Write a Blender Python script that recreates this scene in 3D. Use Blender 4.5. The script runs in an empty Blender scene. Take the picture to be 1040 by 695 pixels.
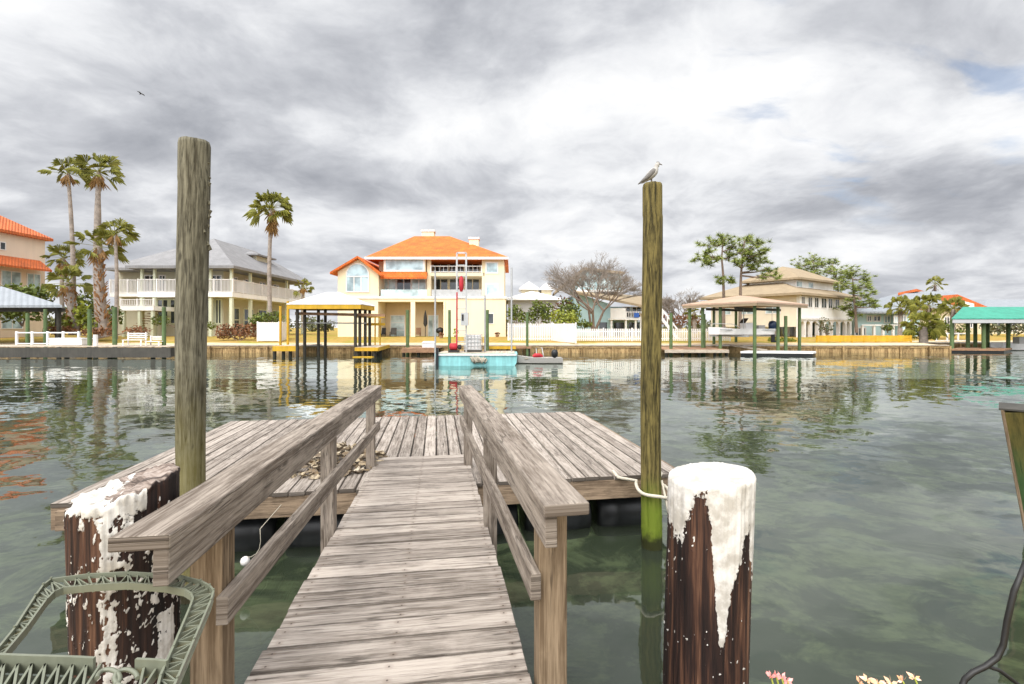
import bpy, math, random
from mathutils import Vector, Matrix, noise as mnoise
PI = math.pi
S = bpy.context.scene
C = S.collection
# ------------------------------------------------------------------ camera
F, CXP, HY, HC = 490.0, 520.0, 333.0, 2.1          # focal length in photo pixels, image centre, horizon row, eye height above water
cam = bpy.data.objects.new('camera', bpy.data.cameras.new('camera'))
C.objects.link(cam)
cam.location = (0, 0, HC)
cam.rotation_euler = (PI / 2, 0, 0)
cam.data.sensor_width = 36
cam.data.lens = F / 1040 * 36
cam.data.shift_y = -14.5 / 1040
cam.data.clip_start = 0.05
cam.data.clip_end = 6000
S.camera = cam
S.render.engine = 'CYCLES'
S.cycles.use_denoising = True
S.cycles.max_bounces = 8
S.cycles.transparent_max_bounces = 12
S.cycles.caustics_reflective = False
S.cycles.caustics_refractive = False
S.view_settings.view_transform = 'Standard'
S.view_settings.look = 'None'
S.view_settings.exposure = 0.54
S.view_settings.gamma = 1.0
SUN_EL, SUN_AZ = math.radians(48), math.radians(205)   # azimuth clockwise from +Y: behind the camera, a little to the left
# ------------------------------------------------------------------ world: Nishita sky behind a broken overcast
W_ = bpy.data.worlds.new('World'); S.world = W_; W_.use_nodes = True
nt = W_.node_tree; nt.nodes.clear()
def N(tree, kind, **kw):
    n = tree.nodes.new(kind)
    for k, v in kw.items(): setattr(n, k, v)
    return n
class G:
    """small node-graph writer"""
    def __init__(s, tree): s.t = tree
    def put(s, sock, v):
        if isinstance(v, bpy.types.NodeSocket): s.t.links.new(v, sock)
        elif v is not None: sock.default_value = v
    def m(s, op, a, b=None, c=None, clamp=False):
        n = N(s.t, 'ShaderNodeMath', operation=op, use_clamp=clamp)
        s.put(n.inputs[0], a); s.put(n.inputs[1], b); s.put(n.inputs[2], c)
        return n.outputs[0]
    def v(s, op, a, b=None, scale=None):
        n = N(s.t, 'ShaderNodeVectorMath', operation=op)
        s.put(n.inputs[0], a); s.put(n.inputs[1], b)
        if scale is not None: s.put(n.inputs['Scale'], scale)
        return n.outputs['Value'] if op in ('DOT_PRODUCT', 'LENGTH', 'DISTANCE') else n.outputs[0]
    def noise(s, vec, scale, detail=4, rough=.55, dist=0, out='Fac', dim='3D'):
        n = N(s.t, 'ShaderNodeTexNoise'); n.noise_dimensions = dim
        s.put(n.inputs['Vector'], vec); n.inputs['Scale'].default_value = scale; n.inputs['Detail'].default_value = detail
        n.inputs['Roughness'].default_value = rough; n.inputs['Distortion'].default_value = dist
        return n.outputs['Fac' if out == 'Fac' else 'Color']
    def ramp(s, fac, stops, interp='LINEAR'):
        n = N(s.t, 'ShaderNodeValToRGB'); n.color_ramp.interpolation = interp
        e = n.color_ramp.elements
        while len(e) < len(stops): e.new(.5)
        for i, (p, c) in enumerate(stops):
            e[i].position = p; e[i].color = tuple(c) + (1,) if len(c) == 3 else c
        s.put(n.inputs[0], fac)
        return n.outputs[0]
    def mix(s, f, a, b, mode='MIX'):
        n = N(s.t, 'ShaderNodeMix', data_type='RGBA', blend_type=mode)
        s.put(n.inputs[0], f)
        for sock, val in ((n.inputs[6], a), (n.inputs[7], b)):
            s.put(sock, tuple(val) + (1,) if isinstance(val, (tuple, list)) and len(val) == 3 else val)
        return n.outputs[2]
    def rng(s, x, a, b, c=0., d=1., smooth=True):
        n = N(s.t, 'ShaderNodeMapRange', interpolation_type='SMOOTHSTEP' if smooth else 'LINEAR')
        s.put(n.inputs[0], x)
        for k, q in zip((1, 2, 3, 4), (a, b, c, d)): n.inputs[k].default_value = q
        return n.outputs[0]
    def xyz(s, v):
        n = N(s.t, 'ShaderNodeSeparateXYZ'); s.put(n.inputs[0], v); return n.outputs
    def comb(s, x, y, z):
        n = N(s.t, 'ShaderNodeCombineXYZ'); s.put(n.inputs[0], x); s.put(n.inputs[1], y); s.put(n.inputs[2], z); return n.outputs[0]
    def grey(s, v):
        return s.comb(v, v, v)
def build_world():
    g = G(nt)
    out = N(nt, 'ShaderNodeOutputWorld'); bg = N(nt, 'ShaderNodeBackground')
    bg.inputs['Strength'].default_value = 0.1
    nt.links.new(bg.outputs[0], out.inputs[0])
    sky = N(nt, 'ShaderNodeTexSky'); sky.sky_type = 'NISHITA'; sky.sun_disc = False
    sky.sun_elevation = SUN_EL; sky.sun_rotation = SUN_AZ
    sky.ozone_density = 2.5
    d = N(nt, 'ShaderNodeTexCoord').outputs['Generated']
    x, y, z = g.xyz(d)
    zz = g.m('ADD', g.m('MAXIMUM', z, 0.0), 0.24)
    p = g.comb(g.m('DIVIDE', x, zz), g.m('DIVIDE', y, zz), 0.0)
    warp = g.v('SCALE', g.v('SUBTRACT', g.noise(p, 1.1, 3, .5, 0, 'Color'), (.5, .5, .5)), scale=.55)
    p2 = g.v('ADD', p, warp)
    big = g.noise(p2, .62, 7, .56)
    mid = g.noise(g.v('ADD', p2, (7.3, 2.1, 0)), 1.7, 8, .58)
    fine = g.noise(g.v('ADD', p2, (1.3, 9.1, 4)), 5.5, 6, .6)
    val = g.m('ADD', g.m('MULTIPLY', big, .50), g.m('ADD', g.m('MULTIPLY', mid, .40), g.m('MULTIPLY', fine, .13)))
    # large cloud masses: (photo x, photo y, half width, half height, amount)
    for px, py, rx, ry, amt in ((110, 130, 210, 48, -.085), (70, 260, 190, 60, -.045), (380, 190, 210, 30, -.07), (900, 195, 140, 22, -.075), (760, 292, 330, 30, .035),
                                (660, 110, 190, 70, .055), (330, 225, 190, 25, .06), (520, 110, 90, 40, .05), (470, 60, 150, 40, -.03), (900, 140, 200, 40, .035), (30, 30, 130, 40, .06), (160, 300, 200, 30, .02), (900, 255, 200, 26, .05), (1010, 90, 120, 60, -.03)):
        c = Vector(((px - CXP) / F, 1, (HY - py) / F)); r = c.length; c.normalize()
        ax = Vector((c.y, -c.x, 0)).normalized(); up = ax.cross(c)
        u = g.m('DIVIDE', g.v('DOT_PRODUCT', d, tuple(ax)), rx / F / r)
        w = g.m('DIVIDE', g.v('DOT_PRODUCT', d, tuple(up)), ry / F / r)
        fr = g.m('GREATER_THAN', g.v('DOT_PRODUCT', d, tuple(c)), 0)
        q = g.m('EXPONENT', g.m('MULTIPLY', g.m('ADD', g.m('MULTIPLY', u, u), g.m('MULTIPLY', w, w)), -1.0))
        val = g.m('ADD', val, g.m('MULTIPLY', g.m('MULTIPLY', q, fr), amt))
    cloud = g.ramp(val, [(.37, (.225, .235, .262)), (.43, (.305, .315, .342)), (.485, (.41, .42, .445)), (.54, (.55, .558, .575)), (.61, (.67, .672, .675))])
    # gain added to clouds sunward and overhead, out of view, to light the scene
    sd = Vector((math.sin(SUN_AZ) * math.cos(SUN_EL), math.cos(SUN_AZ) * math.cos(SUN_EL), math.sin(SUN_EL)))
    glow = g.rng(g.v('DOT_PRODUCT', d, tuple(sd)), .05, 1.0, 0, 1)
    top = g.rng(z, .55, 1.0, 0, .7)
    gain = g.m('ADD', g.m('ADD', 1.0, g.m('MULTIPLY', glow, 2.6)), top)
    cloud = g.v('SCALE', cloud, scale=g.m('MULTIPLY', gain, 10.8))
    # rifts of blue at the upper right
    c = Vector(((900 - CXP) / F, 1, (HY - 25) / F)).normalized()
    near = g.rng(g.v('DOT_PRODUCT', d, tuple(c)), .945, .99, 0, 1)
    hole = g.noise(g.v('MULTIPLY', g.v('ADD', p2, (3.1, .4, 2)), (1.0, 1.9, 1)), 3.0, 6, .55)
    cover = g.m('SUBTRACT', 1.0, g.m('MULTIPLY', g.rng(hole, .54, .74, 0, .55), near))
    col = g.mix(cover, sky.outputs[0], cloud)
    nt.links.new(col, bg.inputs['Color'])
build_world()
sun = bpy.data.objects.new('sun', bpy.data.lights.new('sun', 'SUN'))
C.objects.link(sun)
sun.data.energy = 1.4; sun.data.angle = math.radians(38); sun.data.color = (1, .95, .87)
sun.rotation_euler = (PI / 2 - SUN_EL, 0, PI - SUN_AZ)
# ------------------------------------------------------------------ helpers
def hx(px, d): return (px - CXP) * d / F
def hz(py, d): return HC - (py - HY) * d / F
def P(px, py, d): return Vector((hx(px, d), d, hz(py, d)))
ROOTM = {}
def tag(o, label=None, cat=None, group=None, kind=None):
    if label: o['label'] = label
    if cat: o['category'] = cat
    if group: o['group'] = group
    if kind: o['kind'] = kind
    return o
def root(name, loc, label, cat, group=None, rz=0.):
    o = bpy.data.objects.new(name, None); C.objects.link(o)
    o.empty_display_size = .2
    o.location = loc; o.rotation_euler = (0, 0, rz)
    ROOTM[o.name] = Matrix.Translation(Vector(loc)) @ Matrix.Rotation(rz, 4, 'Z')
    return tag(o, label, cat, group)
def top_of(o):
    while o.parent: o = o.parent
    return o
def dup(o, loc=None, rz=None, label=None, group=None, scale=None, parent=None):
    c = o.copy(); C.objects.link(c); c.parent = parent
    for ch in o.children: dup(ch, parent=c)
    if loc is not None: c.location = loc
    if rz is not None: c.rotation_euler.z = rz
    if scale: c.scale = scale if isinstance(scale, tuple) else (scale,) * 3
    if label: c['label'] = label
    if group: c['group'] = group
    return c
class MB:
    """collects geometry in world coordinates (or in the frame M) and links it as one mesh object"""
    def __init__(s, M=None): s.v = []; s.f = []; s.uv = []; s.sm = []; s.M = M; s.ed = {}
    def add(s, vs, fs, uvs=None, smooth=False):
        o = len(s.v)
        for p in vs:
            p = Vector(p); s.v.append(s.M @ p if s.M else p)
        for i, f in enumerate(fs):
            s.f.append(tuple(k + o for k in f)); s.sm.append(smooth)
            s.uv.append(uvs[i] if uvs else [(vs[k][0], vs[k][2] if abs(vs[k][2]) > 1e-9 else vs[k][1]) for k in f])
    def box(s, x0, x1, y0, y1, z0, z1):
        v = [(x, y, z) for z in (z0, z1) for y in (y0, y1) for x in (x0, x1)]
        s.add(v, [(0, 2, 3, 1), (4, 5, 7, 6), (0, 1, 5, 4), (2, 6, 7, 3), (0, 4, 6, 2), (1, 3, 7, 5)])
    def bar(s, p0, p1, w, h, up=(0, 0, 1), off=(0, 0)):
        p0 = Vector(p0); p1 = Vector(p1); t = (p1 - p0); L = t.length; t.normalize()
        u = Vector(up); r = t.cross(u)
        if r.length < 1e-6: r = t.cross(Vector((0, 1, 0)))
        r.normalize(); u = r.cross(t)
        v = []
        for p in (p0, p1):
            for a, b in ((-1, -1), (1, -1), (1, 1), (-1, 1)):
                v.append(p + r * (a * w / 2 + off[0]) + u * (b * h / 2 + off[1]))
        fs = [(0, 1, 5, 4), (1, 2, 6, 5), (2, 3, 7, 6), (3, 0, 4, 7), (3, 2, 1, 0), (4, 5, 6, 7)]
        o1 = random.random() * 50
        uv = []; c0 = 0
        for q in (w, h, w, h):
            uv.append([(o1, c0), (o1, c0 + q), (o1 + L, c0 + q), (o1 + L, c0)]); c0 += q
        for q in (0, 1): uv.append([(o1 - 30, 0), (o1 - 30 + w * .08, 0), (o1 - 30 + w * .08, h), (o1 - 30, h)])
        k0 = len(s.f)
        s.add(v, fs, uv)
        for k in range(4): s.ed[k0 + k] = [(0, 0), (0, 1), (1, 1), (1, 0)]
        for k in (4, 5): s.ed[k0 + k] = [(.5, 0)] * 4
    def tube(s, pts, rad, n=8, cap=True, smooth=True, sx=1.0):
        pts = [Vector(p) for p in pts]
        if not isinstance(rad, (list, tuple)): rad = [rad] * len(pts)
        v = []; fs = []; uv = []; L = 0; Ls = []
        ref = None
        for i, p in enumerate(pts):
            t = (pts[min(i + 1, len(pts) - 1)] - pts[max(i - 1, 0)]).normalized()
            if ref is None:
                ref = t.orthogonal().normalized() if abs(t.z) < .9 else Vector((1, 0, 0))
            a = (ref - t * ref.dot(t)).normalized(); ref = a; b = t.cross(a)
            if i: L += (p - pts[i - 1]).length
            Ls.append(L)
            for k in range(n):
                q = 2 * PI * k / n
                v.append(p + (a * math.cos(q) * sx + b * math.sin(q)) * rad[i])
        per = 2 * PI * max(rad) / n; o1 = random.random() * 30
        for i in range(len(pts) - 1):
            for k in range(n):
                k2 = (k + 1) % n
                fs.append((i * n + k, i * n + k2, (i + 1) * n + k2, (i + 1) * n + k))
                uv.append([(o1 + Ls[i], k * per), (o1 + Ls[i], (k + 1) * per), (o1 + Ls[i + 1], (k + 1) * per), (o1 + Ls[i + 1], k * per)])
        s.add(v, fs, uv, smooth)
        if cap:
            s.add(v[:n], [tuple(reversed(range(n)))], [[(o1, q.x) for q in reversed(v[:n])]])
            s.add(v[-n:], [tuple(range(n))], [[(o1, q.x) for q in v[-n:]]])
    def prism(s, poly, y0, y1):
        """poly of (x, z) points, extruded from y0 to y1"""
        n = len(poly)
        v = [(x, y0, z) for x, z in poly] + [(x, y1, z) for x, z in poly]
        s.add(v, [tuple(range(n)), tuple(reversed(range(n, 2 * n)))] + [(i, i + n, (i + 1) % n + n, (i + 1) % n) for i in range(n)])
    def plate(s, poly, z0, z1):
        n = len(poly)
        v = [(x, y, z0) for x, y in poly] + [(x, y, z1) for x, y in poly]
        s.add(v, [tuple(reversed(range(n))), tuple(range(n, 2 * n))] + [(i, (i + 1) % n, (i + 1) % n + n, i + n) for i in range(n)])
    def slab(s, quad, t):
        """a sloping panel: corner points and a thickness downwards"""
        n = len(quad); q = [Vector(p) for p in quad]
        v = q + [p - Vector((0, 0, t)) for p in q]
        s.add(v, [tuple(range(n)), tuple(reversed(range(n, 2 * n)))] + [(i, i + n, (i + 1) % n + n, (i + 1) % n) for i in range(n)])
    def hip(s, x0, x1, y0, y1, z, zr, t=.25, rx=None, ry=None):
        """hip roof over a rectangle; ridge from rx[0] to rx[1] at y=ry"""
        dx, dy = x1 - x0, y1 - y0
        if rx is None:
            rx = (x0 + dy / 2, x1 - dy / 2) if dx > dy else ((x0 + x1) / 2,) * 2
        if ry is None:
            ry = ((y0 + y1) / 2,) * 2 if dx > dy else (y0 + dx / 2, y1 - dx / 2)
        a = (rx[0], ry[0], zr); b = (rx[1], ry[1], zr)
        v = [(x0, y0, z), (x1, y0, z), (x1, y1, z), (x0, y1, z), a, b] + [(x0, y0, z - t), (x1, y0, z - t), (x1, y1, z - t), (x0, y1, z - t)]
        if dx > dy or rx[0] != rx[1]:
            top = [(0, 1, 5, 4), (1, 2, 5), (2, 3, 4, 5), (3, 0, 4)]
        else:
            top = [(0, 1, 4), (1, 2, 5, 4), (2, 3, 5), (3, 0, 4, 5)]
        s.add(v, top + [(0, 6, 7, 1), (1, 7, 8, 2), (2, 8, 9, 3), (3, 9, 6, 0), (6, 9, 8, 7)])
    def leaves(s, c, rad, n, size, rng=random, thin=1.0, hollow=.35, lay=0.0):
        c = Vector(c)
        for _ in range(n):
            d = Vector((rng.gauss(0, 1), rng.gauss(0, 1), rng.gauss(0, 1))).normalized()
            r = hollow + (1 - hollow) * rng.random() ** .6
            p = c + Vector((d.x * rad[0], d.y * rad[1], d.z * rad[2])) * r
            a = Vector((rng.gauss(0, 1), rng.gauss(0, 1), rng.gauss(0, 1) * (1 - lay))).normalized()
            b = a.orthogonal().normalized(); b = (Matrix.Rotation(rng.random() * 6.28, 3, a) @ b)
            q = size * (.6 + .8 * rng.random())
            s.add([p - a * q * .5, p + b * q * .3 * thin, p + a * q * .5, p - b * q * .3 * thin], [(0, 1, 2, 3)])
    def build(s, name, mat, parent=None, bevel=0, kind=None):
        me = bpy.data.meshes.new(name)
        vs = s.v
        if parent is not None:
            Mi = ROOTM[top_of(parent).name].inverted(); vs = [Mi @ p for p in vs]
        me.from_pydata([tuple(p) for p in vs], [], s.f)
        ul = me.uv_layers.new(name='UVMap')
        ul.data.foreach_set('uv', [c for f in s.uv for q in f for c in q])
        if s.ed:
            e2 = me.uv_layers.new(name='EDGE')
            e2.data.foreach_set('uv', [c for i, f in enumerate(s.f) for q in (s.ed.get(i) or [(.5, .5)] * len(f)) for c in q])
        me.polygons.foreach_set('use_smooth', s.sm)
        me.update()
        me.materials.append(mat)
        o = bpy.data.objects.new(name, me); C.objects.link(o)
        if parent is not None: o.parent = parent
        if bevel:
            b = o.modifiers.new('bevel', 'BEVEL'); b.width = bevel; b.segments = 2; b.limit_method = 'ANGLE'; b.angle_limit = 1.0
        if kind: o['kind'] = kind
        return o
# ------------------------------------------------------------------ materials
def material(name):
    m = bpy.data.materials.new(name); m.use_nodes = True
    t = m.node_tree; b = t.nodes['Principled BSDF']
    return m, G(t), b
def tex(g, which='Object'): return N(g.t, 'ShaderNodeTexCoord').outputs[which]
def bump(g, b, h, strength=.4, dist=.01):
    n = N(g.t, 'ShaderNodeBump'); n.inputs['Strength'].default_value = strength; n.inputs['Distance'].default_value = dist
    g.put(n.inputs['Height'], h); g.t.links.new(n.outputs[0], b.inputs['Normal'])
def sc(c, k): return tuple(min(1, q * k) for q in c)
def plain(name, col, rough=.65, var=.18, scale=1.5, bmp=0, spec=.4, metal=0, streak=True):
    """base colour with soft blotches and faint vertical weather streaks"""
    m, g, b = material(name)
    o = tex(g)
    n1 = g.noise(o, scale, 5, .6)
    n2 = g.noise(g.v('MULTIPLY', o, (6, 6, .5)), scale, 4, .6)
    f = g.m('ADD', g.m('MULTIPLY', n1, .6), g.m('MULTIPLY', n2, .4)) if streak else n1
    c = g.mix(g.rng(f, .32, .68), sc(col, 1 - var), sc(col, 1 + var * .6))
    g.put(b.inputs['Base Color'], c); b.inputs['Roughness'].default_value = rough
    b.inputs['Specular IOR Level'].default_value = spec; b.inputs['Metallic'].default_value = metal
    if bmp: bump(g, b, g.noise(o, scale * 12, 4, .6), bmp, .02)
    return m
def wood(name, light, dark, stain=.5, grain=1.0, cross=55., rough=.85, knots=True, green=None, bmp=.5, vary=.35, edge=0, nails=None):
    """boards: grain runs along the u direction of each bar"""
    m, g, b = material(name)
    uv = tex(g, 'UV')
    isl = N(g.t, 'ShaderNodeNewGeometry').outputs['Random Per Island']
    uo = g.v('ADD', uv, g.comb(g.m('MULTIPLY', isl, 37.), g.m('MULTIPLY', isl, 11.), g.m('MULTIPLY', isl, 5.)))
    wob = g.m('MULTIPLY', g.m('SUBTRACT', g.noise(g.v('MULTIPLY', uo, (.7, 1, 1)), 2.5, 2, .5), .5), .016)
    x, y, z = g.xyz(uo)
    uw = g.comb(x, g.m('ADD', y, wob), z)
    fibre = g.noise(g.v('MULTIPLY', uw, (2.2, cross, 1)), grain, 6, .65)
    band = g.noise(g.v('MULTIPLY', uw, (.9, cross * .25, 1)), grain, 3, .5)
    dirt = g.noise(g.v('MULTIPLY', uo, (1, 2.6, 1)), 4.2, 8, .68)
    fine = g.noise(g.v('MULTIPLY', uw, (9, cross * 3.2, 1)), grain, 3, .6)
    f = g.m('ADD', g.m('MULTIPLY', fibre, .60), g.m('ADD', g.m('MULTIPLY', band, .16), g.m('MULTIPLY', fine, .24)))
    f = g.m('ADD', f, g.m('MULTIPLY', g.m('SUBTRACT', isl, .5), vary * .25))
    c = g.ramp(f, [(.40, dark), (.485, tuple((a * .45 + q * .55) for a, q in zip(dark, light))), (.57, light)])
    crk = g.noise(g.v('MULTIPLY', uw, (1.3, cross * .62, 1)), grain, 3, .5)
    crack = g.m('MULTIPLY', g.rng(g.m('ABSOLUTE', g.m('SUBTRACT', crk, .5)), .020, .005), g.rng(g.noise(g.v('ADD', uo, (2, 5, 1)), 3.4, 3, .5), .44, .56))
    c = g.mix(g.m('MULTIPLY', crack, .65), c, sc(dark, .3))
    c = g.v('SCALE', c, scale=g.m('ADD', 1 - vary * .5, g.m('MULTIPLY', isl, vary)))
    en = N(g.t, 'ShaderNodeUVMap'); en.uv_map = 'EDGE'
    ev = g.m('ABSOLUTE', g.m('SUBTRACT', g.xyz(en.outputs[0])[1], .5))
    c = g.mix(g.m('MULTIPLY', g.rng(g.m('ADD', ev, g.m('MULTIPLY', g.m('SUBTRACT', g.noise(uo, 7, 4, .6), .5), .14)), .41, .485), .0 if not edge else edge), c, sc(dark, .45))
    if nails:
        Ln, wn, fr_ = nails
        ex, ey, _ = g.xyz(en.outputs[0])
        dy = g.m('MULTIPLY', g.m('SUBTRACT', g.m('ABSOLUTE', g.m('SUBTRACT', ey, .5)), .27), wn)
        dx = None
        for q in fr_:
            k = g.m('ABSOLUTE', g.m('ADD', g.m('SUBTRACT', ex, q), g.m('MULTIPLY', g.m('SUBTRACT', isl, .5), .012)))
            dx = k if dx is None else g.m('MINIMUM', dx, k)
        dx = g.m('MULTIPLY', dx, Ln)
        dd = g.m('SQRT', g.m('ADD', g.m('MULTIPLY', dx, dx), g.m('MULTIPLY', dy, dy)))
        c = g.mix(g.m('MULTIPLY', g.rng(dd, .024, .006, 0, .45), g.noise(uo, 5, 3)), c, (.10, .055, .03))
        c = g.mix(g.rng(dd, .0052, .0038, 0, .75), c, (.05, .035, .028))
    spot = g.rng(dirt, .50, .72, 0, stain)
    c = g.mix(spot, c, sc(dark, .62))
    pale = g.rng(g.noise(g.v('ADD', uo, (3, 8, 2)), 3.1, 6, .65), .52, .72, 0, .3)
    c = g.mix(pale, c, sc(light, 1.25))
    if knots:
        vo = N(g.t, 'ShaderNodeTexVoronoi'); vo.inputs['Scale'].default_value = 1.0
        g.put(vo.inputs['Vector'], g.v('MULTIPLY', uw, (2.3, 6.5, 1)))
        kd = g.m('ADD', vo.outputs['Distance'], g.m('MULTIPLY', g.noise(uo, 30, 2), .05))
        sel = g.m('GREATER_THAN', g.xyz(vo.outputs['Color'])[0], .62)
        k = g.m('MULTIPLY', g.rng(kd, .16, .06), sel)
        c = g.mix(g.m('MULTIPLY', k, .75), c, sc(dark, .5))
    if green:
        wz0 = g.xyz(N(g.t, 'ShaderNodeNewGeometry').outputs['Position'])[2]
        gcol, z0, z1, amt = green
        wz = g.xyz(N(g.t, 'ShaderNodeNewGeometry').outputs['Position'])[2]
        k = g.m('MULTIPLY', g.rng(g.m('ADD', wz, g.m('MULTIPLY', g.m('SUBTRACT', g.noise(uo, 6, 4), .5), (z0 - z1) * .6)), z0, z1), amt)
        c = g.mix(k, c, gcol)
        c = g.mix(g.rng(g.m('ADD', wz0, g.m('MULTIPLY', g.noise(uo, 14, 4, .6), .22)), .30, .18, 0, .9), c, (.014, .012, .006))
    g.put(b.inputs['Base Color'], c); b.inputs['Roughness'].default_value = rough
    b.inputs['Specular IOR Level'].default_value = .25
    bump(g, b, g.m('SUBTRACT', g.m('ADD', fibre, g.m('MULTIPLY', fine, .6)), g.m('MULTIPLY', crack, .8)), bmp, .009)
    return m
def leafmat(name, dark, light, rough=.55):
    m, g, b = material(name)
    isl = N(g.t, 'ShaderNodeNewGeometry').outputs['Random Per Island']
    n = g.noise(tex(g), .9, 3, .5)
    f = g.m('ADD', g.m('MULTIPLY', isl, .6), g.m('MULTIPLY', n, .45), clamp=True)
    g.put(b.inputs['Base Color'], g.mix(f, dark, light)); b.inputs['Roughness'].default_value = rough
    b.inputs['Specular IOR Level'].default_value = .3
    return m
def glassmat(name, col, rough=.06, spec=.8):
    m, g, b = material(name)
    n = g.noise(tex(g), .8, 3, .5)
    g.put(b.inputs['Base Color'], g.mix(g.rng(n, .35, .65), sc(col, .6), sc(col, 1.3))); b.inputs['Roughness'].default_value = rough
    b.inputs['Specular IOR Level'].default_value = spec
    return m
def tilemat(name, col, var=.3, pitch=.33):
    m, g, b = material(name)
    o = tex(g)
    x, y, z = g.xyz(o)
    rib = g.m('SINE', g.m('MULTIPLY', g.m('ADD', x, y), 2 * PI / pitch))
    n = g.noise(o, 1.1, 5, .65); n2 = g.noise(o, 9, 2, .5)
    f = g.m('ADD', g.m('MULTIPLY', n, .6), g.m('MULTIPLY', n2, .4))
    c = g.mix(g.rng(f, .35, .65), sc(col, 1 - var), sc(col, 1 + var * .5))
    c = g.mix(g.m('MULTIPLY', g.rng(rib, -.2, -1.0, 0, .35), 1.0), c, sc(col, .45))
    g.put(b.inputs['Base Color'], c); b.inputs['Roughness'].default_value = .7
    bump(g, b, rib, .5, .05)
    return m
M = {}
M['wood'] = wood('weathered_wood', (.415, .360, .308), (.158, .128, .103), cross=46, vary=.30, edge=.9, nails=(1.02, .134, (.04, .5, .96)))
M['wood_dock'] = wood('weathered_dock_wood', (.415, .360, .308), (.158, .128, .103), cross=46, vary=.26, edge=.85, nails=(3.66, .138, (.012, .17, .34, .5, .67, .83, .988)))
M['rail'] = wood('rail_wood', (.375, .318, .262), (.132, .102, .078), cross=44, stain=.6, edge=.35)
M['post'] = wood('post_wood', (.32, .235, .15), (.14, .095, .055), stain=.35, cross=60, bmp=.3)
M['skirt'] = wood('skirt_wood', (.38, .28, .19), (.17, .12, .08), cross=40)
M['pole_grey'] = wood('grey_piling', (.235, .215, .15), (.06, .052, .032), stain=.6, cross=34, knots=True, green=((.20, .17, .05), 1.9, .7, .6))
M['pole_green'] = wood('green_piling', (.235, .185, .06), (.034, .028, .010), stain=.55, cross=36, knots=False, green=((.15, .21, .02), .75, .3, .85))
M['far_pile'] = plain('green_treated_post', (.10, .15, .06), .8, .35, 2)
M['dark_pile'] = plain('dark_wet_post', (.035, .03, .02), .7, .4, 2)
M['black'] = plain('black_plastic', (.012, .013, .014), .35, .3, 3)
M['dark'] = plain('dark_void', (.03, .028, .026), .8, .3, 2)
M['white'] = plain('white_paint', (.76, .73, .70), .5, .08, 1)
M['white_metal'] = plain('white_metal', (.78, .78, .77), .35, .06, 1)
M['cream'] = plain('cream_stucco', (.80, .69, .48), .8, .07, .4, .15)
M['cream_dark'] = plain('shaded_stucco_tan', (.66, .52, .33), .8, .08, .4)  # cream stucco with the shade of the recess put into its colour
M['peach'] = plain('peach_stucco', (.76, .62, .48), .8, .08, .4)
M['greige'] = plain('grey_green_siding', (.50, .47, .35), .75, .1, .5)
M['palegreen'] = plain('pale_green_trim', (.60, .62, .46), .6, .07, .5)
M['tan_wall'] = plain('tan_siding', (.72, .64, .50), .75, .08, .4)
M['white_wall'] = plain('white_siding', (.84, .82, .78), .7, .07, .4)
M['blue_wall'] = plain('light_blue_siding', (.42, .60, .62), .7, .08, .4)
M['aqua_wall'] = plain('pale_aqua_siding', (.52, .70, .72), .7, .07, .4)
M['beige_wall'] = plain('beige_siding', (.62, .53, .36), .75, .08, .4)
M['grey_wall'] = plain('grey_siding', (.45, .45, .45), .75, .08, .4)
M['orange_tile'] = tilemat('orange_roof_tile', (.72, .15, .012), .4)
M['rust_tile'] = tilemat('rust_roof_tile', (.62, .14, .03))
M['grey_shingle'] = plain('grey_shingle', (.235, .23, .23), .85, .18, 1.2, .2)
M['tan_shingle'] = plain('tan_shingle', (.32, .245, .155), .85, .15, 1.2, .2)
M['silver_roof'] = tilemat('silver_metal_roof', (.27, .29, .31), .12, .5)
M['white_roof'] = plain('white_metal_roof', (.82, .83, .84), .45, .06, .5)
M['teal_roof'] = tilemat('teal_metal_roof', (.045, .29, .20), .2, .5)
M['yellow'] = plain('yellow_wood', (.55, .32, .02), .7, .25, 1)
M['soffit'] = plain('reddish_soffit', (.44, .30, .21), .8, .12, 1)
M['glass_blue'] = glassmat('sky_reflection_window_glass', (.36, .48, .53))  # pale blue sky reflection put into the base colour of the panes
M['glass_dark'] = glassmat('dark_window_glass', (.035, .045, .05))
M['glass_pale'] = glassmat('pale_window_glass', (.42, .52, .52), .12)
M['turquoise'] = plain('turquoise_hull_paint', (.27, .60, .61), .5, .25, 1.2)
M['red'] = plain('red_cloth', (.45, .02, .03), .6, .3, 3)
M['galv'] = plain('galvanised_metal', (.45, .45, .44), .4, .15, 3, metal=.6)
M['deck_pale'] = wood('pale_decking', (.55, .47, .37), (.33, .26, .19), cross=30)
M['deck_red'] = wood('reddish_decking', (.36, .21, .12), (.18, .10, .06), cross=30)
M['deck_dark'] = plain('dark_wet_timber', (.06, .055, .045), .7, .35, 1.5)
M['bulkhead'] = wood('bulkhead_timber', (.50, .34, .16), (.20, .12, .05), cross=9, bmp=.3)
M['palm_leaf'] = leafmat('palm_leaf', (.07, .085, .012), (.33, .31, .055))
M['palm_dry'] = leafmat('dry_palm_skirt', (.13, .065, .02), (.36, .20, .06))
M['palm_trunk'] = plain('palm_trunk', (.30, .25, .21), .9, .3, 3, .4, streak=False)
M['palm_boots'] = plain('palm_boots', (.33, .17, .07), .9, .45, 5, .6, streak=False)
M['pine_leaf'] = leafmat('pine_needles', (.06, .095, .015), (.26, .29, .05))
M['bark'] = plain('bark', (.20, .145, .11), .9, .35, 4, .4)
M['twig'] = plain('bare_twigs', (.29, .245, .205), .9, .25, 2)
M['bush'] = leafmat('bush_leaf', (.035, .06, .010), (.18, .21, .035))
M['bush_yellow'] = leafmat('yellow_green_leaf', (.12, .15, .015), (.34, .36, .05))
M['bush_red'] = leafmat('red_brown_leaf', (.10, .04, .02), (.26, .12, .05))
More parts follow.
